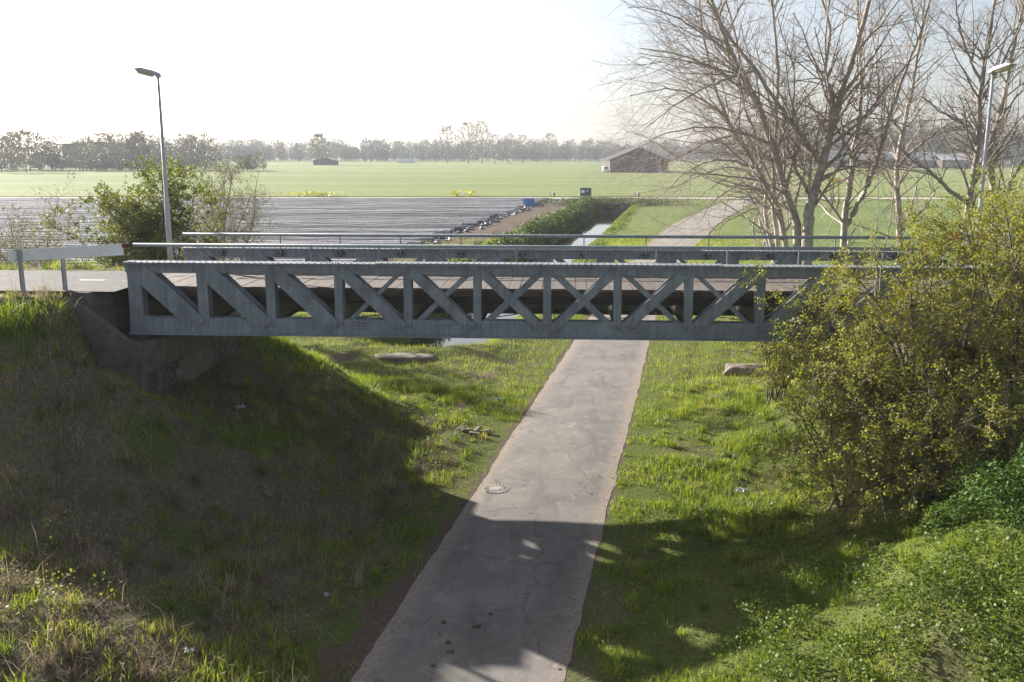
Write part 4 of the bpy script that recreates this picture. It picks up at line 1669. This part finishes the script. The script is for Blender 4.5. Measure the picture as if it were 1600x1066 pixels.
cover('nettle_patch', 7.4, 14.0, 4.8, 3.8, 88000, .048, 'nettle', 'sunlit nettles and cleavers covering the lower right bank', 'weeds', .42, 1, thr=.54)
cover('ivy_patch', 10.0, 15.8, 2.7, 2.6, 95000, .055, 'ivy', 'dark glossy ivy heap at the lower right below the hedge', 'ivy', 1.15, 2, .5)
cover('weed_patch', 5.2, 19.5, 2.6, 4.5, 16000, .045, 'nettle', 'low broadleaf weeds in the grass right of the path', 'weeds', .14, 3, thr=.5)
cover('weed_patch', -4.5, 27.5, 4.5, 5.0, 26000, .045, 'nettle', 'low green weeds on the left slope beyond the bridge', 'weeds', .16, 4, thr=.5)
cover('weed_patch', -8.5, 13.0, 3.2, 3.6, 9000, .04, 'nettle', 'loose weeds at the lower left corner of the slope', 'weeds', .25, 5, thr=.55)
cover('brown_weeds', -8.8, 15.5, 2.6, 3.6, 3800, .05, 'haw', 'yellowing dock leaves catching sun on the left slope', 'weeds', .55, 6, thr=.6)

# bank of the ditch: reeds and rank growth on the left, yellow-green on the right
for (nm, off, wd_, n, mt, lab, hm, sd_, ya) in (
        ('bank_growth', -3.6, 1.7, 45000, 'reed', 'rank dark green growth on the left bank of the ditch', 1.0, 7, 52),
        ('bank_grass', 3.4, 1.0, 30000, 'nettle', 'yellow-green grass on the right bank of the ditch', .35, 8, 52)):
    y = RNG.uniform(ya, 154, n)
    x = ditch_c(y) + off + RNG.normal(0, wd_ * .5, n)
    c = fbm(x * .8, y * .45, 90 + sd_)
    keep = c > .36
    x, y, c = x[keep], y[keep], c[keep]
    z = hgt(x, y) + hm * (.3 + sstep(.4, .7, c)) * RNG.random(len(x))
    me = leaf_mesh(nm, np.stack([x, y, z], -1), (.2 if sd_ == 7 else .15), RNG, np.clip(.15 + .7 * fbm(x * .7, y * .7, 99) + RNG.normal(0, .15, len(x)) + (.3 if sd_ == 8 else 0), 0, 1), .2, .5)
    tag(link(nm, me, M[mt]), lab, 'vegetation', kind='stuff')
# growth over the culvert end
n = 16000
x = RNG.normal(ditch_c(156), 5.0, n)
y = RNG.normal(156.5, 2.5, n)
z = np.maximum(hgt(x, y), 0) + RNG.random(n) * 1.0
keep = (y > 153.2) | (np.abs(x - ditch_c(152.5)) > 2.4)
me = leaf_mesh('culvert_growth', np.stack([x, y, z], -1)[keep], .2, RNG, RNG.uniform(0, .9, keep.sum()), .2, .5)
tag(link('culvert_growth', me, M['reed']), 'dark green growth above the culvert at the end of the ditch', 'vegetation', kind='stuff')

# ------------------------------------------------------------------ culvert
cx0 = float(ditch_c(152.5))
cv = empty('culvert', (cx0, 152.4, -1.2), 'small concrete culvert where the ditch runs under the country road', 'culvert')
m = MB()
m.box(-2.4, -1.5, 0, .5, -.4, 1.5)
m.build('side_wall', M['concrete'], cv)
MB().box(1.5, 2.4, 0, .5, -.4, 1.5).build('side_wall', M['concrete'], cv)
MB().box(-2.5, 2.5, -.08, .55, 1.501, 1.8).build('lintel', M['concrete'], cv)
MB().box(-1.49, 1.49, 1.5, 1.7, -.4, 1.49).build('opening_shade_panel', M['dark'], cv)  # solid near-black panel, its colour standing in for the shade inside the culvert

# ------------------------------------------------------------------ film-covered beds
row_meshes = []
prof = [(-.62, 0), (-.40, .34), (-.18, .46), (.18, .46), (.40, .34), (.62, 0)]
for k in range(5):
    xs = np.linspace(-170, 0, 86)
    V = []
    for i, xx in enumerate(xs):
        wz = .10 * (vnoise(np.array([xx * .35]), np.array([k * 7.3]), 5)[0] - .5)
        wy = .16 * (vnoise(np.array([xx * .2]), np.array([k * 3.1]), 6)[0] - .5)
        for (py, pz) in prof:
            V.append((xx, py + wy, max(pz + (wz if pz > .1 else 0), 0)))
    ii = np.arange(len(xs) * 6).reshape(len(xs), 6)
    q = np.stack([ii[:-1, :-1], ii[1:, :-1], ii[1:, 1:], ii[:-1, 1:]], -1).reshape(-1, 4)
    me = np_mesh('film_bed', np.array(V), [q])
    me.materials.append(M['film'])
    row_meshes.append(me)
heap = []
for k in range(4):
    rnd = random.Random(k)
    import bmesh
    bm = bmesh.new()
    bmesh.ops.create_icosphere(bm, subdivisions=2, radius=1)
    for vt in bm.verts:
        q = 1 + rnd.uniform(-.45, .45)
        vt.co = Vector((vt.co.x * .95 * q, vt.co.y * .55 * q, max(vt.co.z, -.2) * .42 * q))
    me = bpy.data.meshes.new('film_heap')
    bm.to_mesh(me)
    bm.free()
    me.materials.append(M['film_black'] if k % 2 else M['film'])
    heap.append(me)
yy = 63.0
i = 0
while yy < 172:
    xe = float(ditch_c(yy)) - 13.2 + random.uniform(-.7, .7)
    o = link('film_covered_bed', row_meshes[i % 5], None, None, (xe, yy, .02))
    tag(o, 'long crop bed under grey plastic film in the field left of the ditch', 'crop bed', 'film-covered crop beds')
    if i == 0:
        o['label'] = 'film-covered crop bed nearest the bridge'
    for k in range(2):
        c = link('film_heap', heap[(i + k) % 4], None, o, (.3 + k * .9 + random.uniform(-.3, .4), random.uniform(-.4, .4), .12))
        c.rotation_euler = (0, 0, random.uniform(0, 6))
        s = random.uniform(.22, .55)
        c.scale = (s, s, s)
    yy += 1.9
    i += 1
# blue crate at the field corner
cp = pix(826, 325, 152)
o = empty('crate', (cp.x, cp.y, .05), 'blue plastic crate at the far corner of the film field', 'crate')
MB().box(-.9, .9, -.6, .6, 0, .12).box(-.9, .9, -.6, -.54, .12, 1.2).box(-.9, .9, .54, .6, .12, 1.2).box(-.9, -.84, -.539, .539, .12, 1.2).box(.84, .9, -.539, .539, .12, 1.2).build('box_body', M['blue'], o)
MB().box(-.93, .93, -.63, -.601, 1.08, 1.2).build('rim', M['blue'], o)

# ------------------------------------------------------------------ roadside things far off
cp = pix(914.5, 307, 183.5)
c = empty('container', (cp.x, cp.y, .2), 'dark green metal container beside the country road', 'container')
MB().box(-1.08, 1.08, -.8, .8, .08, 1.55).build('body', M['container_green'], c, bevel=.03)
for k in range(9):
    MB().box(-1.0 + k * .24, -.93 + k * .24, -.83, -.801, .15, 1.48).build('rib', M['container_green'], c)
MB().box(-.86, -.20, -.845, -.835, .72, 1.22).build('notice', M['white'], c)
MB().box(.15, .42, -.845, -.835, .98, 1.22).build('notice', M['white'], c)
MB().box(-1.12, 1.12, -.84, .84, 1.551, 1.62).build('lid', M['container_green'], c)
for (x, lab) in ((866, 'small dark culvert marker post with pale cap left of the container'), (998, 'small dark marker post with pale cap right of the container')):
    cp = pix(x, 307, 183)
    o = empty('marker_post', (cp.x, cp.y, .2), lab, 'post')
    MB().box(-.12, .12, -.12, .12, 0, .62).build('shaft', M['dark'], o)
    MB().box(-.26, .26, -.2, .2, .621, .9).build('cap', M['white'], o)
    MB().box(-.78, -.70, -.05, .05, 0, .85).build('stake', M['timber_dark'], o)


def barn(x0p, x1p, Y, ze, zr, depth, label, wall, roof, doors=True, name='barn', rdg=.5):
    a = pix(x0p, 270, Y)
    b = pix(x1p, 270, Y)
    W = b.x - a.x
    t = empty(name, ((a.x + b.x) / 2, Y, .1), label, name)
    MB().prism([(-W / 2, 0), (W / 2, 0), (W / 2, ze), (W * (rdg - .5), zr), (-W / 2, ze)], 0, depth).build('wall', wall, t)
    for s in (-1, 1):
        px_ = s * W / 2
        m = MB()
        m.prism([(px_ + s * .5, ze - .25 + .02), (W * (rdg - .5), zr + .02), (W * (rdg - .5), zr + .35), (px_ + s * .5, ze + .1)], -.6, depth + .6)
        m.build('roof', roof, t)
    # dark boarded gable
    MB().prism([(-W / 2 + .05, ze - .4), (W / 2 - .05, ze - .4), (W / 2 - .05, ze - .05), (W * (rdg - .5), zr - .1), (-W / 2 + .05, ze - .05)], -.08, -.005).build('gable_boarding', roof, t)
    if doors:
        for k in (-.25, .2):
            MB().box(W * k - 1.8, W * k + 1.8, -.09, -.01, 0, 3.6).build('door', M['barn_roof'], t)
    return t


barn(953, 1044, 405, 5.2, 10.2, 34, 'dark gabled barn standing in the green field', M['barn_wall'], M['barn_roof'])
barn(490, 525, 640, 2.8, 4.6, 10, 'low brown-roofed field hut before the far wood', M['barn_wall'], M['barn_wall'], False, 'hut')
# white van beside the barn
cp = pix(946, 268, 403)
vn = empty('van', (cp.x, cp.y, .2), 'small white van parked left of the dark barn', 'van')
MB().prism([(-1.2, .45), (1.2, .45), (1.2, 1.5), (.95, 2.5), (-.95, 2.5), (-1.2, 1.5)], -2.2, 2.2).build('body', M['white'], vn, bevel=.08)
MB().prism([(-.98, 1.55), (.98, 1.55), (.84, 2.3), (-.84, 2.3)], -2.23, -2.205).build('windscreen', M['glassy'], vn)
for x in (-1.05, 1.05):
    for yv in (-1.4, 1.4):
        MB().tube([(x - .12, yv, .36), (x + .12, yv, .36)], .36, 12).build('wheel', M['dark'], vn)
# white house in front of the far wood, large block behind left trees, sheds on the right
hs = barn(620, 646, 760, 4.0, 8.0, 9, 'tiny white gabled house in front of the far wood', M['white'], M['shed_roof'], False, 'house')
bl = barn(100, 205, 530, 12.6, 13.8, 40, 'large dark block building behind the trees on the left', M['barn_wall'], M['barn_roof'], False, 'building')
for (x0, x1, Y, ze, zr, lab) in ((1296, 1400, 520, 4.6, 9.0, 'long grey-roofed shed far behind the bare trees'), (1402, 1470, 515, 4.2, 8.2, 'second grey shed right of the long one'), (1473, 1530, 505, 4.4, 7.2, 'small pale-gabled farm building right of the sheds')):
    a, b = pix(x0, 256, Y), pix(x1, 256, Y)
    W = b.x - a.x
    t = empty('farm_shed', ((a.x + b.x) / 2, Y, .1), lab, 'shed')
    MB().box(-W / 2, W / 2, 0, 18, 0, ze).build('wall', M['barn_wall'], t)
    MB().prism([(-.6, ze - .2), (9, zr), (18.6, ze - .2), (18.6, ze + .1), (9, zr + .3), (-.6, ze + .1)], -W / 2 - .4, W / 2 + .4, 'x').build('roof', M['shed_roof'], t)
    for k in range(int(W / 7)):
        MB().box(-W / 2 + 2 + k * 7, -W / 2 + 5 + k * 7, -.06, -.01, 1.2, ze - .8).build('window', M['glassy'], t)
# yellow machine / sign in the right meadow
cp = pix(1303, 281, 240)
o = empty('yellow_sign', (cp.x, cp.y, .2), 'small yellow sign board in the green meadow behind the largest tree', 'sign')
MB().box(-1.3, 1.3, -.04, .04, .9, 2.0).build('board', M['yellow'], o)
for x in (-1.0, 1.0):
    MB().box(x - .06, x + .06, .041, .14, 0, 1.9).build('post', M['dark'], o)

# ------------------------------------------------------------------ far trees
def proto_tree(rng, H, Wd, leafy, n=260):
    """bare crown of slivers with a tapered trunk, unit base at origin"""
    V, Q, T = [], [], []
    ang = np.arange(5) * 2 * np.pi / 5
    r0 = H * .016
    tr = np.concatenate([np.stack([r0 * np.cos(ang), r0 * np.sin(ang), 0 * ang], -1), np.stack([.25 * r0 * np.cos(ang), .25 * r0 * np.sin(ang), 0 * ang + H * .8], -1)])
    V.append(tr)
    q = np.array([[j, (j + 1) % 5, 5 + (j + 1) % 5, 5 + j] for j in range(5)])
    k = n
    th = rng.uniform(0, 2 * np.pi, k)
    hz = rng.uniform(.18, .98, k)
    rad = Wd * .5 * np.sqrt(np.clip(1 - ((hz - .55) / .47) ** 2, .03, 1)) * rng.uniform(.35, 1.0, k)
    c = np.stack([np.cos(th) * rad, np.sin(th) * rad, hz * H], -1)
    d = np.stack([np.cos(th) * .7, np.sin(th) * .7, rng.uniform(.2, 1.1, k)], -1) + rng.normal(0, .35, (k, 3))
    d /= np.linalg.norm(d, axis=1, keepdims=True)
    L = (H * .09 * rng.uniform(.5, 1.5, k))[:, None]
    s = np.cross(d, rng.normal(size=(k, 3)))
    s /= np.linalg.norm(s, axis=1, keepdims=True)
    wd = (H * (.0055 + .016 * leafy) * rng.uniform(.5, 1.5, k))[:, None]
    tri = np.stack([c - d * L * .5 - s * wd, c - d * L * .5 + s * wd, c + d * L * .5], 1).reshape(-1, 3)
    t = np.arange(k * 3).reshape(k, 3) + 10
    # main limbs
    m_ = 14
    th = rng.uniform(0, 2 * np.pi, m_)
    z0 = rng.uniform(.2, .6, m_) * H
    e = np.stack([np.cos(th) * Wd * .36, np.sin(th) * Wd * .36, z0 + H * rng.uniform(.15, .33, m_)], -1)
    b = np.stack([0 * th, 0 * th, z0], -1)
    sd_ = np.stack([-np.sin(th), np.cos(th), 0 * th], -1) * H * .006
    lt = np.stack([b - sd_, b + sd_, e], 1).reshape(-1, 3)
    t2 = np.arange(m_ * 3).reshape(m_, 3) + 10 + k * 3
    return np.concatenate([tr, tri, lt]), q, np.concatenate([t, t2])


def forest(name, pts, H, label, seed, leafy=(.05, .7), n=250):
    rng = np.random.default_rng(seed)
    protos = [proto_tree(rng, 1.0, rng.uniform(.5, .8), rng.uniform(*leafy), n) for _ in range(7)]
    V, Q, T, A = [], [], [], []
    off = 0
    for (x, y, sc0) in pts:
        v, q, t = protos[rng.integers(7)]
        a = rng.uniform(0, 6.28)
        ca, sa = math.cos(a), math.sin(a)
        s = H * sc0
        w_ = s * rng.uniform(.85, 1.25)
        V.append(np.stack([(v[:, 0] * ca - v[:, 1] * sa) * w_ + x, (v[:, 0] * sa + v[:, 1] * ca) * w_ + y, v[:, 2] * s], -1))
        Q.append(q + off)
        T.append(t + off)
        A.append(np.clip(rng.uniform(0, 1) * .8 + rng.normal(0, .12, len(v)) + .1, 0, 1))
        off += len(v)
    me = np_mesh(name, np.concatenate(V), [np.concatenate(Q), np.concatenate(T)], {'rnd': np.concatenate(A)})
    o = link(name, me, M['forest'])
    tag(o, label, 'woodland', kind='stuff')
    return o


def strip(x0p, x1p, Y0, Y1, n, seed, top):
    """top(px): height multiplier"""
    rng = np.random.default_rng(seed)
    out = []
    for _ in range(n):
        xp = rng.uniform(x0p, x1p)
        Y = Y0 + (Y1 - Y0) * rng.random() ** 1.5
        out.append(((xp - 800) / F * Y, Y, top(xp) * rng.uniform(.6, 1.1)))
    return out


forest('woodland', strip(-300, 330, 440, 560, 170, 1, lambda x: 1.0), 17.5, 'hazy bare woodland behind the field on the left', 101, (.3, 1.0))
forest('scrub', strip(-300, 420, 425, 470, 150, 2, lambda x: 1.0), 8, 'scrub along the foot of the left woodland', 102, (1.2, 2.0))
forest('woodland', strip(250, 1150, 900, 1150, 420, 3, lambda x: 1.0 if x < 420 else .93), 21.5, 'long hazy wood along the horizon', 103, (.4, 1.1))
forest('scrub', strip(250, 1150, 880, 905, 260, 4, lambda x: 1.0), 14, 'low hazy scrub at the edge of the far wood', 104, (1.2, 2.0))
forest('woodland', strip(1150, 1900, 560, 720, 300, 5, lambda x: 1.0), 27, 'dark wood behind the sheds on the right', 105)
forest('scrub', strip(1150, 1900, 545, 562, 130, 6, lambda x: 1.0), 10, 'scrub at the foot of the right wood', 106, (.6, 1.2))

# distinct trees in front of the woods
def far_tree(xp, Y, H, Wd, leafy, label, seed, group=None):
    rng = np.random.default_rng(seed)
    v, q, t = proto_tree(rng, H, Wd, leafy, 420)
    x = (xp - 800) / F * Y
    e = empty('distant_tree', (x, Y, 0), label, 'tree', group)
    link('trunk', np_mesh('trunk', v[:10], [q]), M['bark'], e)
    link('crown', np_mesh('crown', v[10:], [t - 10], {'rnd': np.clip(.45 + .4 * leafy + rng.normal(0, .15, len(v) - 10), 0, 1)}), M['forest'], e)


for k, (xp, H) in enumerate(((701, 29), (733, 31), (754, 32), (774, 22), (795, 23), (816, 22), (858, 23))):
    far_tree(xp, 720, H, H * .62, .2, ['leftmost slim bare tree of the row before the far wood', 'tall pale bare tree, second of the row before the far wood', 'tallest bare tree in the row before the far wood', 'small bare tree just right of the tallest in the far row', 'middle small bare tree of the far row', 'small bare tree second from the right of the far row', 'rightmost lone bare tree of the far row'][k], 200 + k, 'row of bare trees in the far field')
far_tree(505, 640, 21, 15, 1.1, 'round yellow-green tree beside the field hut', 220)
far_tree(53, 400, 18, 11, .7, 'rounded pale tree standing clear at the left of the wood', 221)
far_tree(8, 395, 17, 14, .6, 'broad hazy tree at the left picture edge', 222)
far_tree(345, 560, 17, 14, .3, 'bare tree at the right end of the left wood', 223)

# yellow rape flowers along the road verge
for (xp, wd_, lab, sd_) in ((490, 50, 'wide clump of yellow flowers beyond the film field', 1), (710, 12, 'small yellow flower clump beside the country road', 2), (735, 16, 'low yellow flower clump right of the small one', 3)):
    cp = pix(xp, 303, 186)
    n = 350 if wd_ > 20 else 120
    hw_ = wd_ / F * 186 * (.9 if wd_ > 20 else .5)
    x = RNG.normal(0, hw_ * .5, n)
    y = RNG.normal(0, .7, n)
    z = RNG.random(n) * (1.0 if wd_ < 20 else .8)
    o = link('yellow_flowers', leaf_mesh('yellow_flowers', np.stack([x, y, z], -1), .35, RNG, RNG.uniform(0, 1, n), .3), M['yellowflower'], None, (cp.x, cp.y, .15))
    tag(o, lab, 'flowers', 'yellow flowers by the road', 'stuff')

# ------------------------------------------------------------------ stones, litter, manhole
def blob(name, loc, dims, rot, seed, mat, label, cat, rough=.16, sub=3, flat_top=False):
    import bmesh
    rnd = random.Random(seed)
    bm = bmesh.new()
    bmesh.ops.create_icosphere(bm, subdivisions=sub + 1, radius=1)
    for vt in bm.verts:
        c = vt.co.copy()
        s = 1.0 / max(abs(c.x), abs(c.y), abs(c.z)) * .55 + .45
        q = s * (1 + rough * (float(fbm(np.array([c.x * 2.1 + seed]), np.array([c.y * 2.1 + c.z * 1.7]), seed)[0]) - .5) * 2 + .10 * (float(fbm(np.array([c.x * 7 + seed]), np.array([c.y * 7 + c.z * 6]), seed + 3)[0]) - .5) * 2 + rnd.uniform(-.012, .012))
        vt.co = Vector((c.x * q * dims[0], c.y * q * dims[1], c.z * q * dims[2]))
    me = bpy.data.meshes.new(name)
    bm.to_mesh(me)
    bm.free()
    me.polygons.foreach_set('use_smooth', [True] * len(me.polygons))
    o = link(name, me, M[mat], None, loc)
    o.rotation_euler = (0, 0, rot)
    return tag(o, label, cat)


cp = pix(1163, 581, 36.2)
blob('boulder', (cp.x, cp.y, h1(cp.x, cp.y) + .12), (.80, .40, .30), R(-4), 3, 'stone', 'long weathered stone block lying in the grass right of the path', 'stone')
cp = pix(633, 557, 38.5)
blob('stone_slab', (cp.x, cp.y, h1(cp.x, cp.y) - .05), (1.35, .5, .22), R(3), 4, 'stone', 'low brown stone slab half sunk in the grass left of the path', 'stone')
cp = pix(1250, 668, 26)
blob('stone', (cp.x, cp.y, h1(cp.x, cp.y) + .06), (.16, .12, .11), 0, 6, 'stone', 'small pale stone on bare soil below the hawthorn', 'stone', .2, 2)


def ground_pt(xp, yp):
    """intersect the view ray of a photo pixel with the terrain"""
    lo, hi = 6.0, 70.0
    for k in range(400):
        Y = 6 + k * .15
        p = pix(xp, yp, Y)
        if p.z < h1(p.x, p.y):
            return Vector((p.x, p.y, h1(p.x, p.y)))
    return p


def crumple(name, loc, s, seed, mat, label):
    rnd = random.Random(seed)
    n = 5
    m = MB()
    V = []
    for i in range(n):
        for j in range(n):
            V.append(((i / (n - 1) - .5) * s * rnd.uniform(.7, 1.2), (j / (n - 1) - .5) * s * .7 * rnd.uniform(.7, 1.2), .03 + rnd.uniform(0, .35) * s))
    V2 = [(a, b, c - .012) for a, b, c in V]
    fs = []
    for i in range(n - 1):
        for j in range(n - 1):
            a = i * n + j
            fs.append((a, a + n, a + n + 1, a + 1))
            fs.append((n * n + a, n * n + a + 1, n * n + a + n + 1, n * n + a + n))
    m.add(V + V2, fs)
    o = m.build(name, M[mat], None)
    o.location = loc
    o.rotation_euler = (0, 0, rnd.uniform(0, 6))
    tag(o, label, 'litter')


crumple('litter', ground_pt(376, 641), .28, 1, 'pale', 'pale crumpled litter on the dark slope under the bridge')
crumple('litter', ground_pt(778, 627), .22, 2, 'blue', 'blue scrap of litter in the grass left of the path')
crumple('litter', ground_pt(296, 1022), .2, 3, 'pale', 'pale rag lying low on the shaded left slope')
crumple('litter', ground_pt(1290, 817), .22, 4, 'pale', 'pale blue litter below the hawthorn in shade')
crumple('litter', ground_pt(1158, 772), .26, 5, 'pale', 'white scrap at the edge of the bridge shadow on the right bank')
crumple('litter', ground_pt(511, 938), .12, 6, 'pale', 'tiny white scrap on the shaded slope left of the path')
# broken tiles in the grass
tp = ground_pt(742, 680)
for k, (dx, dy, a, lab) in enumerate(((-.25, .1, .3, 'leftmost broken grey tile in the grass left of the path'), (.05, .25, 1.2, 'broken grey tile lying farthest from the camera'), (.32, .12, -.2, 'broken grey tile nearest the path edge'), (.0, -.2, .05, 'nearest narrow broken tile in the grass'), (-.45, .3, .8, 'half buried broken tile closest to the slope'))):
    o = MB().box(-.16, .16, -.09, .09, -.02, .025).build('broken_tile', M['concrete'], None, bevel=.008)
    x, y = tp.x + dx, tp.y + dy
    o.location = (x, y, h1(x, y) + .09)
    o.rotation_euler = (random.uniform(-.25, .25), random.uniform(-.25, .25), a)
    tag(o, lab, 'tile', 'broken tiles in the grass')

# round manhole with radial stones
mp_ = ground_pt(775, 766)
zc = .036
mh = empty('manhole', (mp_.x, mp_.y, zc), 'round pale manhole with dark radial slots at the left path edge', 'manhole')
MB().tube([(0, 0, -.02), (0, 0, .003)], .34, 28).build('stone_ring', M['palestone'], mh)
for k in range(20):
    a = 2 * math.pi * k / 20
    m = MB().hexa([(.19, -.010, 0), (.32, -.013, 0), (.32, .013, 0), (.19, .010, 0), (.19, -.010, .008), (.32, -.013, .008), (.32, .013, .008), (.19, .010, .008)])
    o = m.build('radial_slot', M['castiron'], mh)
    o.rotation_euler = (0, 0, a)
    o.location = (0, 0, .001)
MB().tube([(0, 0, .0), (0, 0, .012)], .14, 20).build('lid', M['palestone'], mh)

# clods, leaves and droppings on the path
n = 700
y = 11 + 26 * RNG.random(n) ** 1.2
uu_ = np.where(RNG.random(n) < .5, RNG.choice([-1, 1], n) * (1 - np.abs(RNG.normal(0, .12, n))), RNG.uniform(-.9, .9, n))
x = path_c(y) + uu_ * 1.7
me = leaf_mesh('path_litter', np.stack([x, y, np.full(n, .045)], -1), .055, RNG, RNG.uniform(0, .7, n), 6.0, .6)
tag(link('path_litter', me, M['drygrass']), 'dry leaves and crumbs scattered over the path', 'leaves', kind='stuff')
for k, (xp, yp, s) in enumerate(((744, 985, .085), (700, 1009, .05), (693, 980, .055), (703, 1022, .06), (766, 964, .04), (676, 1050, .05))):
    g = ground_pt(xp, yp)
    blob('mud_clod', (g.x, g.y, .045), (s, s * .8, .022), k, 20 + k, 'timber_dark', ['largest dark clod of mud near the middle of the shaded path', 'dark mud clod below and left of the largest', 'dark mud clod left of the largest', 'dark mud clod just above the lower sun patch', 'small dark mud clod right of the largest', 'dark mud clod nearest the bottom edge on the path'][k], 'mud', .3, 2)

# ------------------------------------------------------------------ haze
hz = MB().box(-1700, 1700, -70, 1500, -3.2, 36).build('haze', None)
hm = bpy.data.materials.new('haze_air')
n, l = nodes_of(hm)
n.remove(n['Principled BSDF'])
pv = n.new('ShaderNodeVolumePrincipled')
pv.inputs['Color'].default_value = (.86, .91, 1.0, 1)
pv.inputs['Density'].default_value = .00024
pv.inputs['Anisotropy'].default_value = .1
l.new(pv.outputs[0], n['Material Output'].inputs['Volume'])
hz.data.materials.append(hm)
hz['kind'] = 'stuff'
tag(hz, 'pale spring haze filling the air over the fields', 'haze', kind='stuff')
